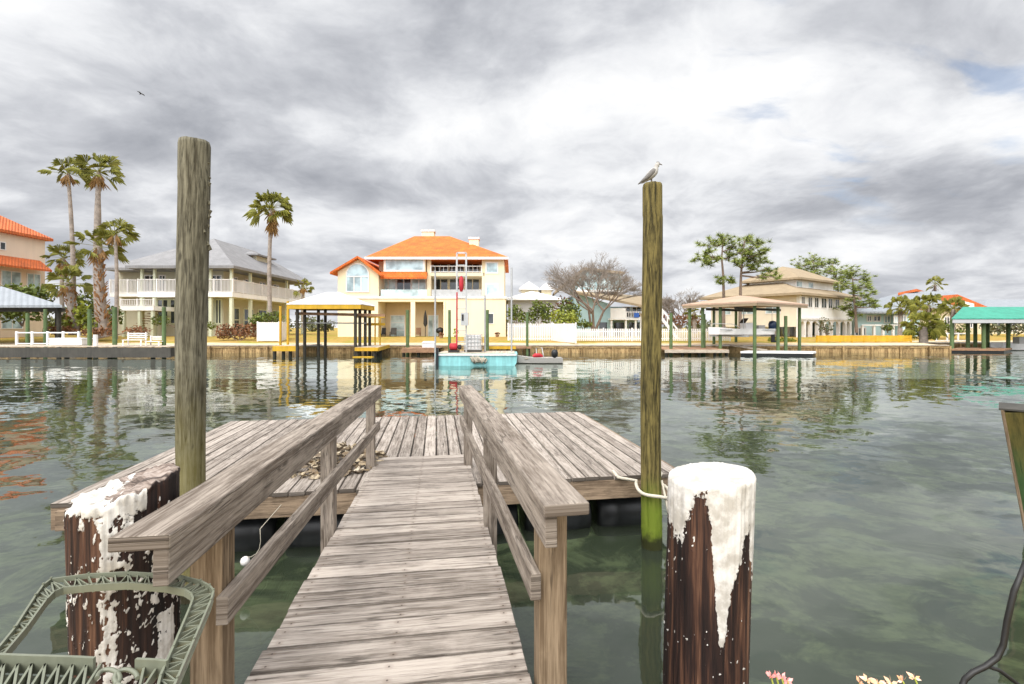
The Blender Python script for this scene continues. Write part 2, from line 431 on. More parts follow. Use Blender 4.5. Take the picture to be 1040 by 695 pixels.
M['far_leaf'] = leafmat('far_leaf', (.05, .06, .03), (.14, .14, .06))
M['rope'] = plain('pale_rope', (.55, .50, .40), .9, .2, 40)
M['cable'] = plain('black_cable', (.015, .014, .013), .45, .2, 5)
M['sage'] = plain('sage_plastic', (.165, .175, .125), .42, .15, 6, spec=.5)
M['feather_grey'] = plain('gull_mantle', (.16, .15, .14), .8, .2, 20)
M['feather_white'] = plain('gull_white', (.42, .40, .37), .8, .15, 20)
M['beak'] = plain('gull_beak', (.10, .07, .04), .5, .2, 20)
random.seed(7)
R = random.Random(11)
# ------------------------------------------------------------------ ground, water, seabed
def ground_mat():
    m, g, b = material('shore_ground')
    o = tex(g)
    x, y, z = g.xyz(o)
    n = g.noise(o, .35, 6, .62); n2 = g.noise(o, 2.2, 5, .65)
    grass = g.mix(g.rng(n2, .3, .7), (.30, .19, .045), (.44, .30, .09))
    green = g.mix(g.rng(n2, .3, .7), (.20, .20, .03), (.36, .30, .05))
    grass = g.mix(g.rng(n, .50, .62), grass, green)
    sand = g.mix(g.rng(n2, .3, .7), (.50, .38, .23), (.70, .57, .40))
    e = g.m('ADD', z, g.m('MULTIPLY', g.m('SUBTRACT', n, .5), .22))
    c = g.mix(g.rng(e, .70, .78), sand, grass)
    g.put(b.inputs['Base Color'], c); b.inputs['Roughness'].default_value = .95
    b.inputs['Specular IOR Level'].default_value = .1
    bump(g, b, g.noise(o, 14, 4, .7), .5, .05)
    return m
M['ground'] = ground_mat()
BX = hx(962, 40.4)
def bank_y(x): return 40.4 if x < BX else 48.0
mb = MB()
xs = [-2500, -400, -120, -60, -40, -25, -10, 0, 10, 20, 30, BX - .01, BX + .01, 45, 60, 120, 400, 2500]
rows = [(0, .62), (1.6, .68), (3.2, .78), (7, .95), (13, 1.08), (40, 1.12), (300, 1.2), (3500, 1.2)]
v = []; f = []
for x in xs:
    for dy, z in rows: v.append((x, bank_y(x) + dy, z))
n = len(rows)
for i in range(len(xs) - 1):
    for j in range(n - 1): f.append((i * n + j, (i + 1) * n + j, (i + 1) * n + j + 1, i * n + j + 1))
mb.add(v, f)
tag(mb.build('ground', M['ground']), kind='structure')
mb = MB()
mb.add([(-60, -40, .8), (60, -40, .8), (60, .75, .8), (-60, .75, .8), (-60, .9, -1.5), (60, .9, -1.5)], [(0, 1, 2, 3), (3, 2, 5, 4)])
tag(mb.build('shore', M['ground']), kind='structure')
def water_mat():
    m = bpy.data.materials.new('canal_water'); m.use_nodes = True
    t = m.node_tree; t.nodes.clear(); g = G(t)
    out = N(t, 'ShaderNodeOutputMaterial')
    o = tex(g)
    a = g.v('SUBTRACT', g.noise(g.v('MULTIPLY', o, (.8, 1.15, 1)), .75, 3, .5, .4, 'Color'), (.5, .5, .5))
    c = g.v('SUBTRACT', g.noise(g.v('MULTIPLY', g.v('ADD', o, (5, 3, 1)), (.85, 1.3, 1)), 2.3, 3, .55, .5, 'Color'), (.5, .5, .5))
    e = g.v('SUBTRACT', g.noise(g.v('ADD', o, (1, 8, 4)), 8.5, 3, .55, .2, 'Color'), (.5, .5, .5))
    patch = g.rng(g.noise(o, .12, 3, .5), .35, .7, .55, 1.35)
    s = g.v('ADD', g.v('ADD', g.v('SCALE', a, scale=.085), g.v('SCALE', c, scale=.105)), g.v('SCALE', e, scale=.03))
    s = g.v('SCALE', s, scale=patch)
    sx, sy, _ = g.xyz(s)
    nrm = g.v('NORMALIZE', g.comb(sx, sy, 1.0))
    fr = N(t, 'ShaderNodeFresnel'); fr.inputs['IOR'].default_value = 1.62; g.put(fr.inputs['Normal'], nrm)
    gl = N(t, 'ShaderNodeBsdfGlossy'); gl.inputs['Roughness'].default_value = .02; gl.inputs['Color'].default_value = (.97, 1, .99, 1); g.put(gl.inputs['Normal'], nrm)
    tr = N(t, 'ShaderNodeBsdfTransparent'); tr.inputs['Color'].default_value = (.64, .74, .62, 1)
    df = N(t, 'ShaderNodeBsdfDiffuse')
    murk = g.noise(o, .35, 4, .6)
    g.put(df.inputs['Color'], g.mix(murk, (.040, .055, .036), (.088, .104, .072)))
    b1 = N(t, 'ShaderNodeMixShader'); b1.inputs[0].default_value = .36
    t.links.new(tr.outputs[0], b1.inputs[1]); t.links.new(df.outputs[0], b1.inputs[2])
    mx = N(t, 'ShaderNodeMixShader'); g.put(mx.inputs[0], fr.outputs[0])
    t.links.new(b1.outputs[0], mx.inputs[1]); t.links.new(gl.outputs[0], mx.inputs[2])
    t.links.new(mx.outputs[0], out.inputs[0])
    return m
mb = MB()
mb.add([(-400, -30, 0), (400, -30, 0), (400, 49, 0), (-400, 49, 0)], [(0, 1, 2, 3)])
tag(mb.build('water', water_mat()), kind='structure')
def bed_mat():
    m, g, b = material('seabed_mud'); o = tex(g)
    n = g.noise(o, .55, 6, .65, .6); n2 = g.noise(o, 3, 5, .6)
    c = g.mix(g.rng(n, .44, .57), (.05, .06, .025), (.52, .50, .30))
    c = g.mix(g.rng(n2, .35, .7, 0, .6), c, (.08, .085, .045))
    g.put(b.inputs['Base Color'], c); b.inputs['Roughness'].default_value = 1
    return m
mb = MB()
mb.add([(x, y, z) for x in (-400, 400) for y, z in ((-30, -.5), (1, -.7), (3, -1.3), (7, -2.4), (15, -3.2), (50, -3.2))],
       [(j, j + 6, j + 7, j + 1) for j in range(5)])
tag(mb.build('seabed', bed_mat()), kind='structure')

# ------------------------------------------------------------------ gangway
th = math.atan(74 / F)
HV = Vector((-math.sin(th), math.cos(th), 0)); RV = Vector((math.cos(th), math.sin(th), 0))
def ramp_z(s): return .925 - .055 * s
def RP(s, a, dz=0): return HV * s + RV * a + Vector((0, 0, ramp_z(s) + dz))
def sof(d): return d / math.cos(th)
gang = root('gangway', RP(.9, -.17), 'weathered plank gangway with side rails sloping down to the floating dock', 'gangway')
mb = MB()
s = -.5; k = 0
while s < 5.55:
    w = .134
    jl, jr = R.uniform(-.006, .005), R.uniform(-.005, .006)
    yaw = R.uniform(-.006, .006); dz = R.uniform(-.003, .004)
    q = s + w / 2
    up = (RP(1, 0) - RP(0, 0)).cross(RV) * -1
    mb.bar(RP(q - yaw * .5, -.69 + jl, -.018 + dz), RP(q + yaw * .5, .33 + jr, -.018 + dz + R.uniform(-.003, .003)), w, .036, up=RV.cross(HV))
    s += w + R.uniform(.013, .021); k += 1
mb.build('decking', M['wood'], gang, bevel=.004)
for a in (-.655, -.18, .295):
    mb = MB(); mb.bar(RP(-.5, a, -.115), RP(5.45, a, -.115), .04, .15); mb.build('stringer', M['skirt'], gang, bevel=.003)
mb = MB()   # steel rub plate where the ramp meets the dock
mb.bar(RP(5.60, -.66, -.010), RP(5.60, .30, -.010), .11, .012, up=(0, 0, 1)); mb.build('toe_plate', M['galv'], gang)
# rails placed from their end points
def rail(near, far, d0, d1, side):
    a0 = P(*near, d0); a1 = P(*far, d1)
    return a0, a1
LN, LF = P(140.5, 545, 1.2), P(381, 391.5, 5.3)
RN, RF = P(576, 512, 1.45), P(472.5, 391.5, 5.3)
for (a, b, sd) in ((LN, LF, -1), (RN, RF, 1)):
    t = (b - a).normalized()
    mb = MB(); mb.bar(a - Vector((0, 0, .019)), b - Vector((0, 0, .019)), .142, .038); mb.build('handrail_cap', M['rail'], gang, bevel=.005)
    off = RV * (.047 if sd < 0 else -.047)
    mb = MB(); mb.bar(a + off - Vector((0, 0, .0855)) + t * .006, b + off - Vector((0, 0, .0855)), .038, .093); mb.build('handrail_board', M['rail'], gang, bevel=.004)
def rail_at(a, b, d):
    return a.lerp(b, (d - a.y) / (b.y - a.y))
def mid(a, b, sd, d0, z0, d1, z1):
    p, q = rail_at(a, b, d0) - RV * (sd * .047), rail_at(a, b, d1) - RV * (sd * .047)
    return Vector((p.x, p.y, z0)), Vector((q.x, q.y, z1))
LM0, LM1 = mid(LN, LF, -1, 1.54, 1.19, 5.22, 1.04)
RM0, RM1 = mid(RN, RF, 1, 1.66, 1.21, 5.25, 1.10)
for a, b in ((LM0, LM1), (RM0, RM1)):
    mb = MB(); mb.bar(a, b, .038, .09); mb.build('mid_rail', M['rail'], gang, bevel=.004)
def rail_at(a, b, d):
    return a.lerp(b, (d - a.y) / (b.y - a.y))
for (a, b, m0, m1, ds, sd) in ((LN, LF, LM0, LM1, (1.64, 3.25, 5.1), -1), (RN, RF, RM0, RM1, (1.74, 3.35, 5.15), 1)):
    for i, d in enumerate(ds):
        c = rail_at(a, b, d); mm = rail_at(m0, m1, d)
        x = c + RV * (sd * (.0235 if i == 0 else .0175))
        zb = ramp_z(sof(d)) - (.95 if i == 0 else .22)
        mb = MB(); mb.bar(Vector((x.x, x.y, zb)), Vector((x.x, x.y, c.z - .04)), .10 if i == 0 else .088, .10 if i == 0 else .088, up=HV)
        mb.build('rail_post', M['post'] if i == 0 else M['rail'], gang, bevel=.004)

# ------------------------------------------------------------------ floating dock
D0 = Vector((-3.91, 4.08, 0)); DR = Vector((5.74, .89, 0)).normalized(); DD = Vector((-.155, .988, 0)).normalized(); DW, DL, DZ = 5.82, 3.66, .61
def DP(a, b, z): return D0 + DR * a + DD * b + Vector((0, 0, z))
dock = root('floating_dock', DP(DW / 2, DL / 2, 0), 'low weathered plank floating dock at the foot of the gangway', 'dock')
mb = MB(); a = .07
while a < DW - .05:
    mb.bar(DP(a, R.uniform(-.02, .012), DZ - .019 + R.uniform(-.003, .003)), DP(a, DL + R.uniform(-.01, .012), DZ - .019 + R.uniform(-.003, .003)), .138, .038, up=(0, 0, 1))
    a += .138 + R.uniform(.006, .012)
mb.build('decking', M['wood_dock'], dock, bevel=.004)
for (p, q) in ((DP(0, .03, DZ - .135), DP(DW, .03, DZ - .135)), (DP(0, DL - .03, DZ - .135), DP(DW, DL - .03, DZ - .135)),
               (DP(.025, .055, DZ - .135), DP(.025, DL - .055, DZ - .135)), (DP(DW - .025, .055, DZ - .135), DP(DW - .025, DL - .055, DZ - .135))):
    mb = MB(); mb.bar(p, q, .04, .19); mb.build('fascia_board', M['skirt'], dock, bevel=.003)
mb = MB(); mb.bar(DP(.06, -.014, DZ - .14), DP(.42, -.014, DZ - .14), .035, .17); mb.build('corner_block', M['skirt'], dock, bevel=.004)
for i in range(7):
    for b0 in (.5, 1.85, 3.1):
        a = .55 + i * .79
        mb = MB(); mb.tube([DP(a - .36, b0, .09), DP(a - .33, b0, .09), DP(a - .15, b0, .09), DP(a + .15, b0, .09), DP(a + .33, b0, .09), DP(a + .36, b0, .09)], [.20, .27, .285, .285, .27, .20], 18)
        mb.build('float_drum', M['black'], dock)
# ------------------------------------------------------------------ tall pilings
def piling(name, label, px_t, px_b, py_t, d, r0, r1, mat, zb=-1.6, group=None, nseg=24):
    top = P(px_t, py_t, d); bx = hx(px_b, d)
    o = root(name, (bx, d, -.0), label, 'piling', group)
    NT, NZ = 84, 190
    rk = random.Random(int(px_t))
    checks = [(rk.uniform(0, 6.28), rk.uniform(.2, top.z - .2), rk.uniform(.25, .9), rk.uniform(.006, .014)) for _ in range(26)]
    v = []; fs = []; uv = []
    for j in range(NZ + 1):
        u = j / NZ; z = zb + (top.z - zb) * u
        cx = bx + (top.x - bx) * z / top.z + .010 * math.sin(z * 1.7 + px_t) * (1 if z < top.z - .3 else .6); cy = d + .008 * math.cos(z * 1.3)
        for i in range(NT):
            q = 2 * PI * i / NT
            r = r1 + (r0 - r1) * u
            r += .0045 * mnoise.noise((math.cos(q) * 1.6, math.sin(q) * 1.6, z * .9 + px_t)) + .0022 * mnoise.noise((math.cos(q) * 7, math.sin(q) * 7, z * .8))
            if z < .42: r += max(0, .42 - abs(z - .15)) * .03 * max(0, mnoise.noise((math.cos(q) * 6, math.sin(q) * 6, z * 45)))
            for (cq, cz, cl, dep) in checks:
                if abs(z - cz) < cl:
                    dq = (q - cq - .05 * math.sin(z * 5) + PI) % (2 * PI) - PI
                    w = .045 * (1 - ((z - cz) / cl) ** 2)
                    if abs(dq) < w + 1e-6: r -= dep * (1 - abs(dq) / (w + 1e-6))
            zt = z + (.010 * mnoise.noise((math.cos(q) * 2.5, math.sin(q) * 2.5, 3)) if j == NZ else 0)
            if j == NZ: r -= .006
            v.append((cx + r * math.cos(q), cy + r * math.sin(q), zt))
    per = 2 * PI * r0 / NT
    for j in range(NZ):
        z0, z1 = v[j * NT][2], v[(j + 1) * NT][2]
        for i in range(NT):
            i2 = (i + 1) % NT
            fs.append((j * NT + i, j * NT + i2, (j + 1) * NT + i2, (j + 1) * NT + i)); uv.append([(z0, i * per), (z0, (i + 1) * per), (z1, (i + 1) * per), (z1, i * per)])
    fs.append(tuple(range(NZ * NT, NZ * NT + NT))); uv.append([(v[k][0] * .3, v[k][1]) for k in fs[-1]])
    mb = MB(); mb.add(v, fs, uv, True); mb.sm[-1] = False
    mb.build('shaft', mat, o)
    return o, top
pl, ptop = piling('piling', 'tall bare grey piling with chipped right edge at the left end of the dock', 197, 193.5, 144, 3.75, .110, .088, M['pole_grey'])
for k in range(12):     # splinters and snags down the right edge
    mb = MB()
    z = ptop.z - .12 - .75 * (k + R.random()) / 12; q = R.uniform(-.35, .15)
    p = Vector((ptop.x + .104 * math.cos(q), 3.75 + .104 * math.sin(q), z))
    mb.bar(p + Vector((-.03, 0, 0)), p + Vector((R.uniform(.004, .018), 0, R.uniform(-.05, .05))), R.uniform(.012, .022), R.uniform(.02, .05))
    mb.build('splinter', M['pole_grey'], pl)
pr, prtop = piling('piling', 'tall greenish piling with a gull on top and a pale rope loop round it', 662, 661.5, 187, 4.62, .091, .096, M['pole_green'])
# rope loop from dock to piling
mb = MB(); pts = []
cx, cy = hx(661.5, 4.62), 4.62
for i in range(25):
    q = PI * .80 + i / 24 * PI * 1.55
    pts.append((cx + .02 + .155 * math.cos(q), cy + .02 + .165 * math.sin(q), .55 + .012 * math.sin(q * 3) - .035 * math.cos(q + .9)))
pts = [tuple(DP(5.02, .10, DZ + .02)), tuple(DP(5.03, -.02, DZ - .01))] + pts + [tuple(DP(5.5, .0, DZ + .0)), tuple(DP(5.52, .2, DZ + .018))]
mb.tube(pts, .016, 8)
tag(mb.build('mooring_rope', M['rope']), 'pale rope looped from the dock edge round the greenish piling', 'rope')
mb = MB(); mb.tube([P(672, 488, 4.58), P(674.5, 500, 4.55), P(678, 516, 4.5), P(683, 540, 4.45)], .011, 7)
tag(mb.build('rope_tail', M['rope']), 'thin loose rope end hanging down behind the white topped pile', 'rope')

# ------------------------------------------------------------------ painted piles
def flake_mat():
    m, g, b = material('flaking_paint_on_dark_pile'); o = tex(g)
    at = N(g.t, 'ShaderNodeAttribute'); at.attribute_name = 'paint'
    n = g.noise(g.v('MULTIPLY', o, (1, 1, .6)), 42, 6, .72)
    k = g.rng(g.m('ADD', at.outputs['Fac'], g.m('MULTIPLY', g.m('SUBTRACT', n, .5), 1.5)), .47, .53)
    w = g.noise(g.v('MULTIPLY', o, (60, 60, 2.2)), 1, 6, .65)
    w2 = g.noise(g.v('MULTIPLY', o, (12, 12, 1.0)), 1, 4, .6)
    f = g.m('ADD', g.m('MULTIPLY', w, .45), g.m('MULTIPLY', w2, .55))
    dk = g.ramp(f, [(.40, (.007, .005, .005)), (.50, (.026, .013, .010)), (.56, (.085, .04, .024)), (.64, (.22, .12, .07))])
    eg = N(g.t, 'ShaderNodeAttribute'); eg.attribute_name = 'endgrain'
    er = g.noise(g.v('MULTIPLY', o, (9, 60, 9)), 1, 5, .65)
    dk = g.mix(eg.outputs['Fac'], dk, g.ramp(er, [(.38, (.05, .035, .028)), (.5, (.20, .15, .12)), (.62, (.34, .28, .24))]))
    pn = g.noise(o, 16, 5, .65)
    pw = g.mix(g.rng(pn, .36, .62), (.43, .40, .35), (.66, .635, .59))
    g.put(b.inputs['Base Color'], g.mix(k, dk, pw)); b.inputs['Roughness'].default_value = .6
    b.inputs['Specular IOR Level'].default_value = .3
    bump(g, b, g.m('ADD', g.m('MULTIPLY', w, .5), g.m('MULTIPLY', k, .8)), .7, .008)
    return m
M['flake'] = flake_mat()
def painted_pile(label, X, Y, r0, r1, ztop, zb, maskf, topf, lean=0., top_paint=1.0, rim=.0, cap_paint=None):
    NT, NZ = 220, 340
    o = root('painted_pile', (X + lean * (0 - ztop), Y, 0), label, 'pile', 'painted piles beside the gangway')
    v = []; fs = []; att = []; uv = []
    cam_a = math.atan2(-Y, -X)
    for j in range(NZ + 1):
        for i in range(NT):
            q = 2 * PI * i / NT
            tz = topf(math.cos(q), math.sin(q))
            z = zb + (.45 - zb) * j / 10 if j <= 10 else .45 + (tz - .45) * (j - 10) / (NZ - 10)
            u = (z - zb) / (tz - zb)
            lat = math.sin(q - cam_a)          # -1 = picture left ... 1 = picture right
            fr = math.cos(q - cam_a)
            mk = maskf(-lat if False else lat, fr, z, q)
            r = r1 + (r0 - r1) * u
            r += .006 * mnoise.noise((math.cos(q) * 2, math.sin(q) * 2, z * 1.5)) + .004 * mnoise.noise((math.cos(q) * 14, math.sin(q) * 14, z * 2))
            if mk > .5: r += .0022 + .0015 * mnoise.noise((math.cos(q) * 8, math.sin(q) * 8, z * 25))
            e = (tz - z)
            if e < .014: r -= (.014 - e) ** 2 * 22
            if e < .03: r += rim * max(0, mnoise.noise((math.cos(q) * 9, math.sin(q) * 9, 3 + z * 30))) * (1 - e / .03)
            v.append((X + lean * (z - ztop) + r * math.cos(q), Y + r * math.sin(q), z)); att.append(mk)
    for j in range(NZ):
        for i in range(NT):
            i2 = (i + 1) % NT
            fs.append((j * NT + i, j * NT + i2, (j + 1) * NT + i2, (j + 1) * NT + i))
    base = NZ * NT
    prev = [base + i for i in range(NT)]
    for ring in (.93, .8, .62, .42, .2):
        cur = []
        for i in range(NT):
            q = 2 * PI * i / NT; x, y = r0 * ring * math.cos(q), r0 * ring * math.sin(q)
            cur.append(len(v))
            z = topf(ring * math.cos(q), ring * math.sin(q)) + .004 * mnoise.noise((x * 30, y * 30, 5)) + .004 * mnoise.noise((x * 90, y * 90, 2)) + rim * .5 * (ring > .75)
            v.append((X + x, Y + y, z))
            att.append(cap_paint(x / r0, y / r0) if cap_paint else top_paint)
        for i in range(NT):
            i2 = (i + 1) % NT
            fs.append((prev[i], prev[i2], cur[i2], cur[i]))
        prev = cur
    fs.append(tuple(prev))
    me = bpy.data.meshes.new('shaft')
    Mi = ROOTM[o.name].inverted()
    me.from_pydata([tuple(Mi @ Vector(p)) for p in v], [], fs)
    me.polygons.foreach_set('use_smooth', [True] * len(fs))
    a = me.attributes.new('paint', 'FLOAT', 'POINT'); a.data.foreach_set('value', att)
    a2 = me.attributes.new('endgrain', 'FLOAT', 'POINT'); a2.data.foreach_set('value', [0.] * (NZ * NT) + [1.] * (len(v) - NZ * NT))
    me.materials.append(M['flake'])
    ob = bpy.data.objects.new('shaft', me); C.objects.link(ob); ob.parent = o
    return o
def lerp_tab(tab, x):
    if x <= tab[0][0]: return tab[0][1]
    for (a, b), (c, e) in zip(tab, tab[1:]):
        if x <= c: return b + (e - b) * (x - a) / (c - a)
    return tab[-1][1]
def nz(q, z, fq, fz, s=0): return mnoise.noise((math.cos(q) * fq, math.sin(q) * fq, z * fz + s))
RD = 1.78; RX = hx(722, RD); RZ = 1.565
RT = [(-1, .17), (-.8, .20), (-.62, .235), (-.5, .14), (-.3, .055), (-.08, .05), (.02, .14), (.10, .27), (.20, .44), (.30, .58), (.40, .52), (.50, .37), (.60, .29), (.70, .23), (.79, .18), (.86, .16), (.93, .30), (1, .35)]
def right_mask(l, fr, z, q):
    if fr < -.1: lim = .2
    else: lim = lerp_tab(RT, l)
    lim += .045 * nz(q, z, 4, 16) + .035 * nz(q, z, 10, 45) + .02 * nz(q, z, 24, 110, 3)
    m = .5 + (z - (RZ - lim)) * 7
    sp = nz(q, z, 9, 34, 7) + .7 * nz(q, z, 22, 100, 2) + (.12 if fr > 0 and abs(l + .93) < .09 else 0) - .1 * (z < .9)
    return max(0, min(1, max(m, (sp - .74) * 4 + .35)))
painted_pile('round pile with thick white painted top and white drips over dark wood', RX, RD, .146, .140, RZ, -1.3, right_mask,
             lambda x, y: RZ + .014 * x - .004 * (x * x + y * y), lean=.028, rim=.004)
LD = 1.52; LX = hx(128, LD); LZ = 1.60
def left_mask(l, fr, z, q):
    d = LZ - z
    rimm = .5 + (.05 + .06 * nz(q, z, 6, 20) + .04 * nz(q, z, 16, 70) - d) * 9 if l < .35 else .2
    n = .75 * nz(q, z, 5, 14) + .7 * nz(q, z, 11, 38, 3) + .6 * nz(q, z, 26, 100, 1)
    bias = lerp_tab([(-1, -.25), (-.75, -.25), (-.5, -.05), (-.38, .42), (-.25, .42), (-.12, -.02), (.05, -.10), (.2, .0), (.35, -.15), (.5, .10), (.56, .75), (.80, .75), (.86, -.2), (1, -.2)], l)
    if d < .20: bias = lerp_tab([(-1, -.3), (-.62, -.3), (-.5, .2), (-.35, .6), (-.15, .6), (0, .2), (.3, -.3), (1, -.4)], l)
    elif d < .38 and l > -.15: bias = min(bias, .02) - .05
    elif d > .52 and -.45 < l < .3: bias += .38
    return max(0, min(1, max(rimm, .42 + (n + bias - .22) * 1.8)))
painted_pile('round pile with flaking white streaks and a cracked sloping wooden top, behind the left rail', LX, LD, .136, .134, LZ, -1.3, left_mask,
             lambda x, y: LZ + .022 * y + .035 * x + .016 * mnoise.noise((x * 3, y * 3, 4)) + .010 * mnoise.noise((x * 9, y * 9, 1)), lean=-.012, rim=.012, cap_paint=lambda x, y: max(0, min(1, .5 + 2.2 * (-.15 - x * .9 - y * .5 + .5 * mnoise.noise((x * 4, y * 9, 0))))))

# ------------------------------------------------------------------ heap of oyster shells on the dock
mb = MB(); rs = random.Random(5)
cpt = DP(2.12, .95, DZ)
for i in range(420):
    q = rs.random() * 6.28; rr = rs.random() ** .6
    x, y = math.cos(q) * rr * .55, math.sin(q) * rr * .62
    h = max(0, .20 * (1 - rr ** 1.5)) * rs.random()
    p = cpt + DR * x + DD * y + Vector((0, 0, h + .012))
    a = Vector((rs.gauss(0, 1), rs.gauss(0, 1), rs.gauss(0, .45))).normalized(); b = a.cross(Vector((rs.gauss(0, .4), rs.gauss(0, .4), 1))).normalized(); c = a.cross(b)
    s = rs.uniform(.03, .058)
    ring = [p + a * s * math.cos(t * 1.0472) * (1.3 if t == 0 else 1) + b * s * .62 * math.sin(t * 1.0472) for t in range(6)]
    mb.add(ring + [p + c * s * .32, p - c * s * .16], [(t, (t + 1) % 6, 6) for t in range(6)] + [((t + 1) % 6, t, 7) for t in range(6)])
sm, g, b = material('oyster_shell')
isl = N(g.t, 'ShaderNodeNewGeometry').outputs['Random Per Island']
g.put(b.inputs['Base Color'], g.mix(g.rng(g.noise(tex(g), 30, 4), .35, .65), g.ramp(isl, [(0, (.06, .045, .03)), (.35, (.22, .15, .08)), (.7, (.50, .40, .25)), (1, (.66, .58, .44))]), (.16, .12, .08)))
b.inputs['Roughness'].default_value = .8
tag(mb.build('oyster_shells', sm), 'low heap of tan oyster shells on the floating dock', 'shells', kind='stuff')
# small white float hanging from a line
fl = root('fishing_float', P(249, 570, 3.9), 'small white ball float hanging on a thin line below the dock edge', 'float')
mb = MB(); c = P(249, 570, 3.9); mb.tube([c + Vector((0, 0, q)) for q in (-.036, -.033, -.022, 0, .022, .033, .036)], [.004, .016, .03, .037, .03, .016, .004], 16); mb.build('ball', M['white'], fl)
mb = MB(); mb.tube([c + Vector((0, 0, .03)), c + Vector((.05, 0, .035)), c + Vector((.09, 0, .06)), c + Vector((.115, 0, .10)), c + Vector((.125, 0, .16)), c + Vector((.12, .0, .26)), Vector((c.x + .11, 3.98 + .3, .53))], .0025, 5); mb.build('line', M['rope'], fl)

# ------------------------------------------------------------------ gull
gp = prtop + Vector((-.005, 0, .008))
gull = root('gull', gp, 'grey and white gull perched on the greenish piling, facing right', 'bird')
mb = MB()
spine = [(-.135, -.035, .006), (-.11, -.015, .016), (-.075, .018, .032), (-.03, .062, .052), (.012, .100, .058), (.045, .135, .052), (.062, .165, .036), (.068, .188, .028), (.074, .206, .032), (.084, .222, .034), (.098, .232, .027), (.112, .232, .012)]
mb.tube([gp + Vector((x, 0, z + .03)) for x, z, r in spine], [r for x, z, r in spine], 18)
mb.build('body', M['feather_white'], gull)
for sy in (-1, 1):
    mb = MB()
    w = [(-.175, -.045, .005), (-.13, -.012, .016), (-.08, .025, .028), (-.03, .068, .036), (.01, .108, .038), (.035, .140, .028), (.045, .155, .008)]
    mb.tube([gp + Vector((x - .004, sy * (.030 if i > 0 and i < 6 else .012), z + .033)) for i, (x, z, r) in enumerate(w)], [r for x, z, r in w], 12)
    mb.build('wing', M['feather_grey'], gull)
    mb = MB(); mb.tube([gp + Vector((.0, sy * .02, .075)), gp + Vector((.004, sy * .02, .03)), gp + Vector((.0, sy * .02, -.004)), gp + Vector((.03, sy * .022, -.004))], [.008, .005, .005, .004], 6); mb.build('leg', M['beak'], gull)
    mb = MB(); c = gp + Vector((.100, sy * .022, .266)); mb.tube([c - Vector((0, sy * .003, 0)), c, c + Vector((0, sy * .004, 0))], [.002, .006, .002], 8); mb.build('eye', M['black'], gull)
mb = MB(); mb.tube([gp + Vector((.105, 0, .262)), gp + Vector((.125, 0, .259)), gp + Vector((.142, 0, .252)), gp + Vector((.150, 0, .246))], [.011, .008, .006, .002], 8); mb.build('beak', M['beak'], gull)
mb = MB(); mb.tube([gp + Vector((.070, 0, .262)), gp + Vector((.082, 0, .274)), gp + Vector((.100, 0, .276)), gp + Vector((.113, 0, .266))], [.010, .022, .018, .006], 10); mb.build('cap', M['feather_grey'], gull)
gull.scale = (.7, .7, .7)
# bird far off in the sky
fb = root('flying_bird', P(143, 95.5, 40), 'dark bird flying far off in the cloudy sky', 'bird')
c = P(143, 95.5, 40)
mb = MB(); mb.tube([c + Vector((-.24, 0, -.06)), c + Vector((-.1, 0, -.03)), c + Vector((.08, 0, .02)), c + Vector((.22, 0, .05))], [.01, .05, .06, .01], 8); mb.build('body', M['dark'], fb)
for sy in (-1, 1):
    mb = MB(); mb.add([c + Vector((-.06, 0, 0)), c + Vector((.1, 0, .03)), c + Vector((.16, sy * .35, .10)), c + Vector((.0, sy * .75, .04)), c + Vector((-.04, sy * .35, .06)), c + Vector((0, sy * .3, .04))], [(0, 1, 2, 4), (4, 2, 3), (1, 0, 5)]); mb.build('wing', M['dark'], fb)

fb.scale = (.62, .62, .62)
# ------------------------------------------------------------------ plastic frame, lower left
FZ = 1.42
def FP(px, py):
    d = (HC - FZ) * F / (py - HY); return Vector((hx(px, d), d, FZ))
outer = [(-40, 700), (-20, 683), (15, 640), (36, 607), (44, 596), (52, 590), (90, 585), (130, 583), (180, 586), (204, 592), (213, 597), (217, 602), (214, 612), (197, 652), (180, 692), (172, 710)]
inner = [(-22, 700), (-3, 676), (27, 640), (47, 612), (55, 604), (64, 600), (95, 597), (130, 595), (168, 598), (188, 602), (194, 606), (196, 611), (192, 622), (176, 660), (163, 690), (158, 710)]
fo = [FP(*p) for p in outer]; fi = [FP(*p) for p in inner]
pf = root('plastic_frame', (fo[5] + fo[12]) / 2, 'grey green plastic frame with ribbed hollow rim leaning out beside the flaking pile', 'plastic frame')
mb = MB()
for line, hgt in ((fo, .013), (fi, .018)):
    for a, b in zip(line, line[1:]): mb.bar(a, b, .0045, hgt)
    for a in line: mb.tube([a - Vector((0, 0, .010)), a + Vector((0, 0, .010))], .0025, 6)
mb.build('rim', M['sage'], pf)
mb = MB()
Z = Vector((0, 0, -.006))
for i in range(len(fo) - 1):
    L = (fo[i + 1] - fo[i]).length; k = max(1, round(L / .030))
    for j in range(k):
        a = fo[i].lerp(fo[i + 1], j / k); b = fi[i].lerp(fi[i + 1], (j + .5) / k); c = fo[i].lerp(fo[i + 1], (j + 1) / k)
        e = fi[i].lerp(fi[i + 1], j / k)
        mb.bar(a + Z, e + Z, .003, .012)
        if (i + j) % 2: mb.bar(a + Z, fi[i].lerp(fi[i + 1], (j + 1) / k) + Z, .003, .012)
        else: mb.bar(e + Z, c + Z, .003, .012)
mb.build('rib', M['sage'], pf)
mb = MB()   # web below the rim's ribs
for i in range(len(fo) - 1):
    q = Vector((0, 0, -.019)); mid_ = lambda k_: fo[k_].lerp(fi[k_], .22)
    mb.slab([fo[i] + q, mid_(i) + q, mid_(i + 1) + q, fo[i + 1] + q], .003)
mb.build('web', M['sage'], pf)
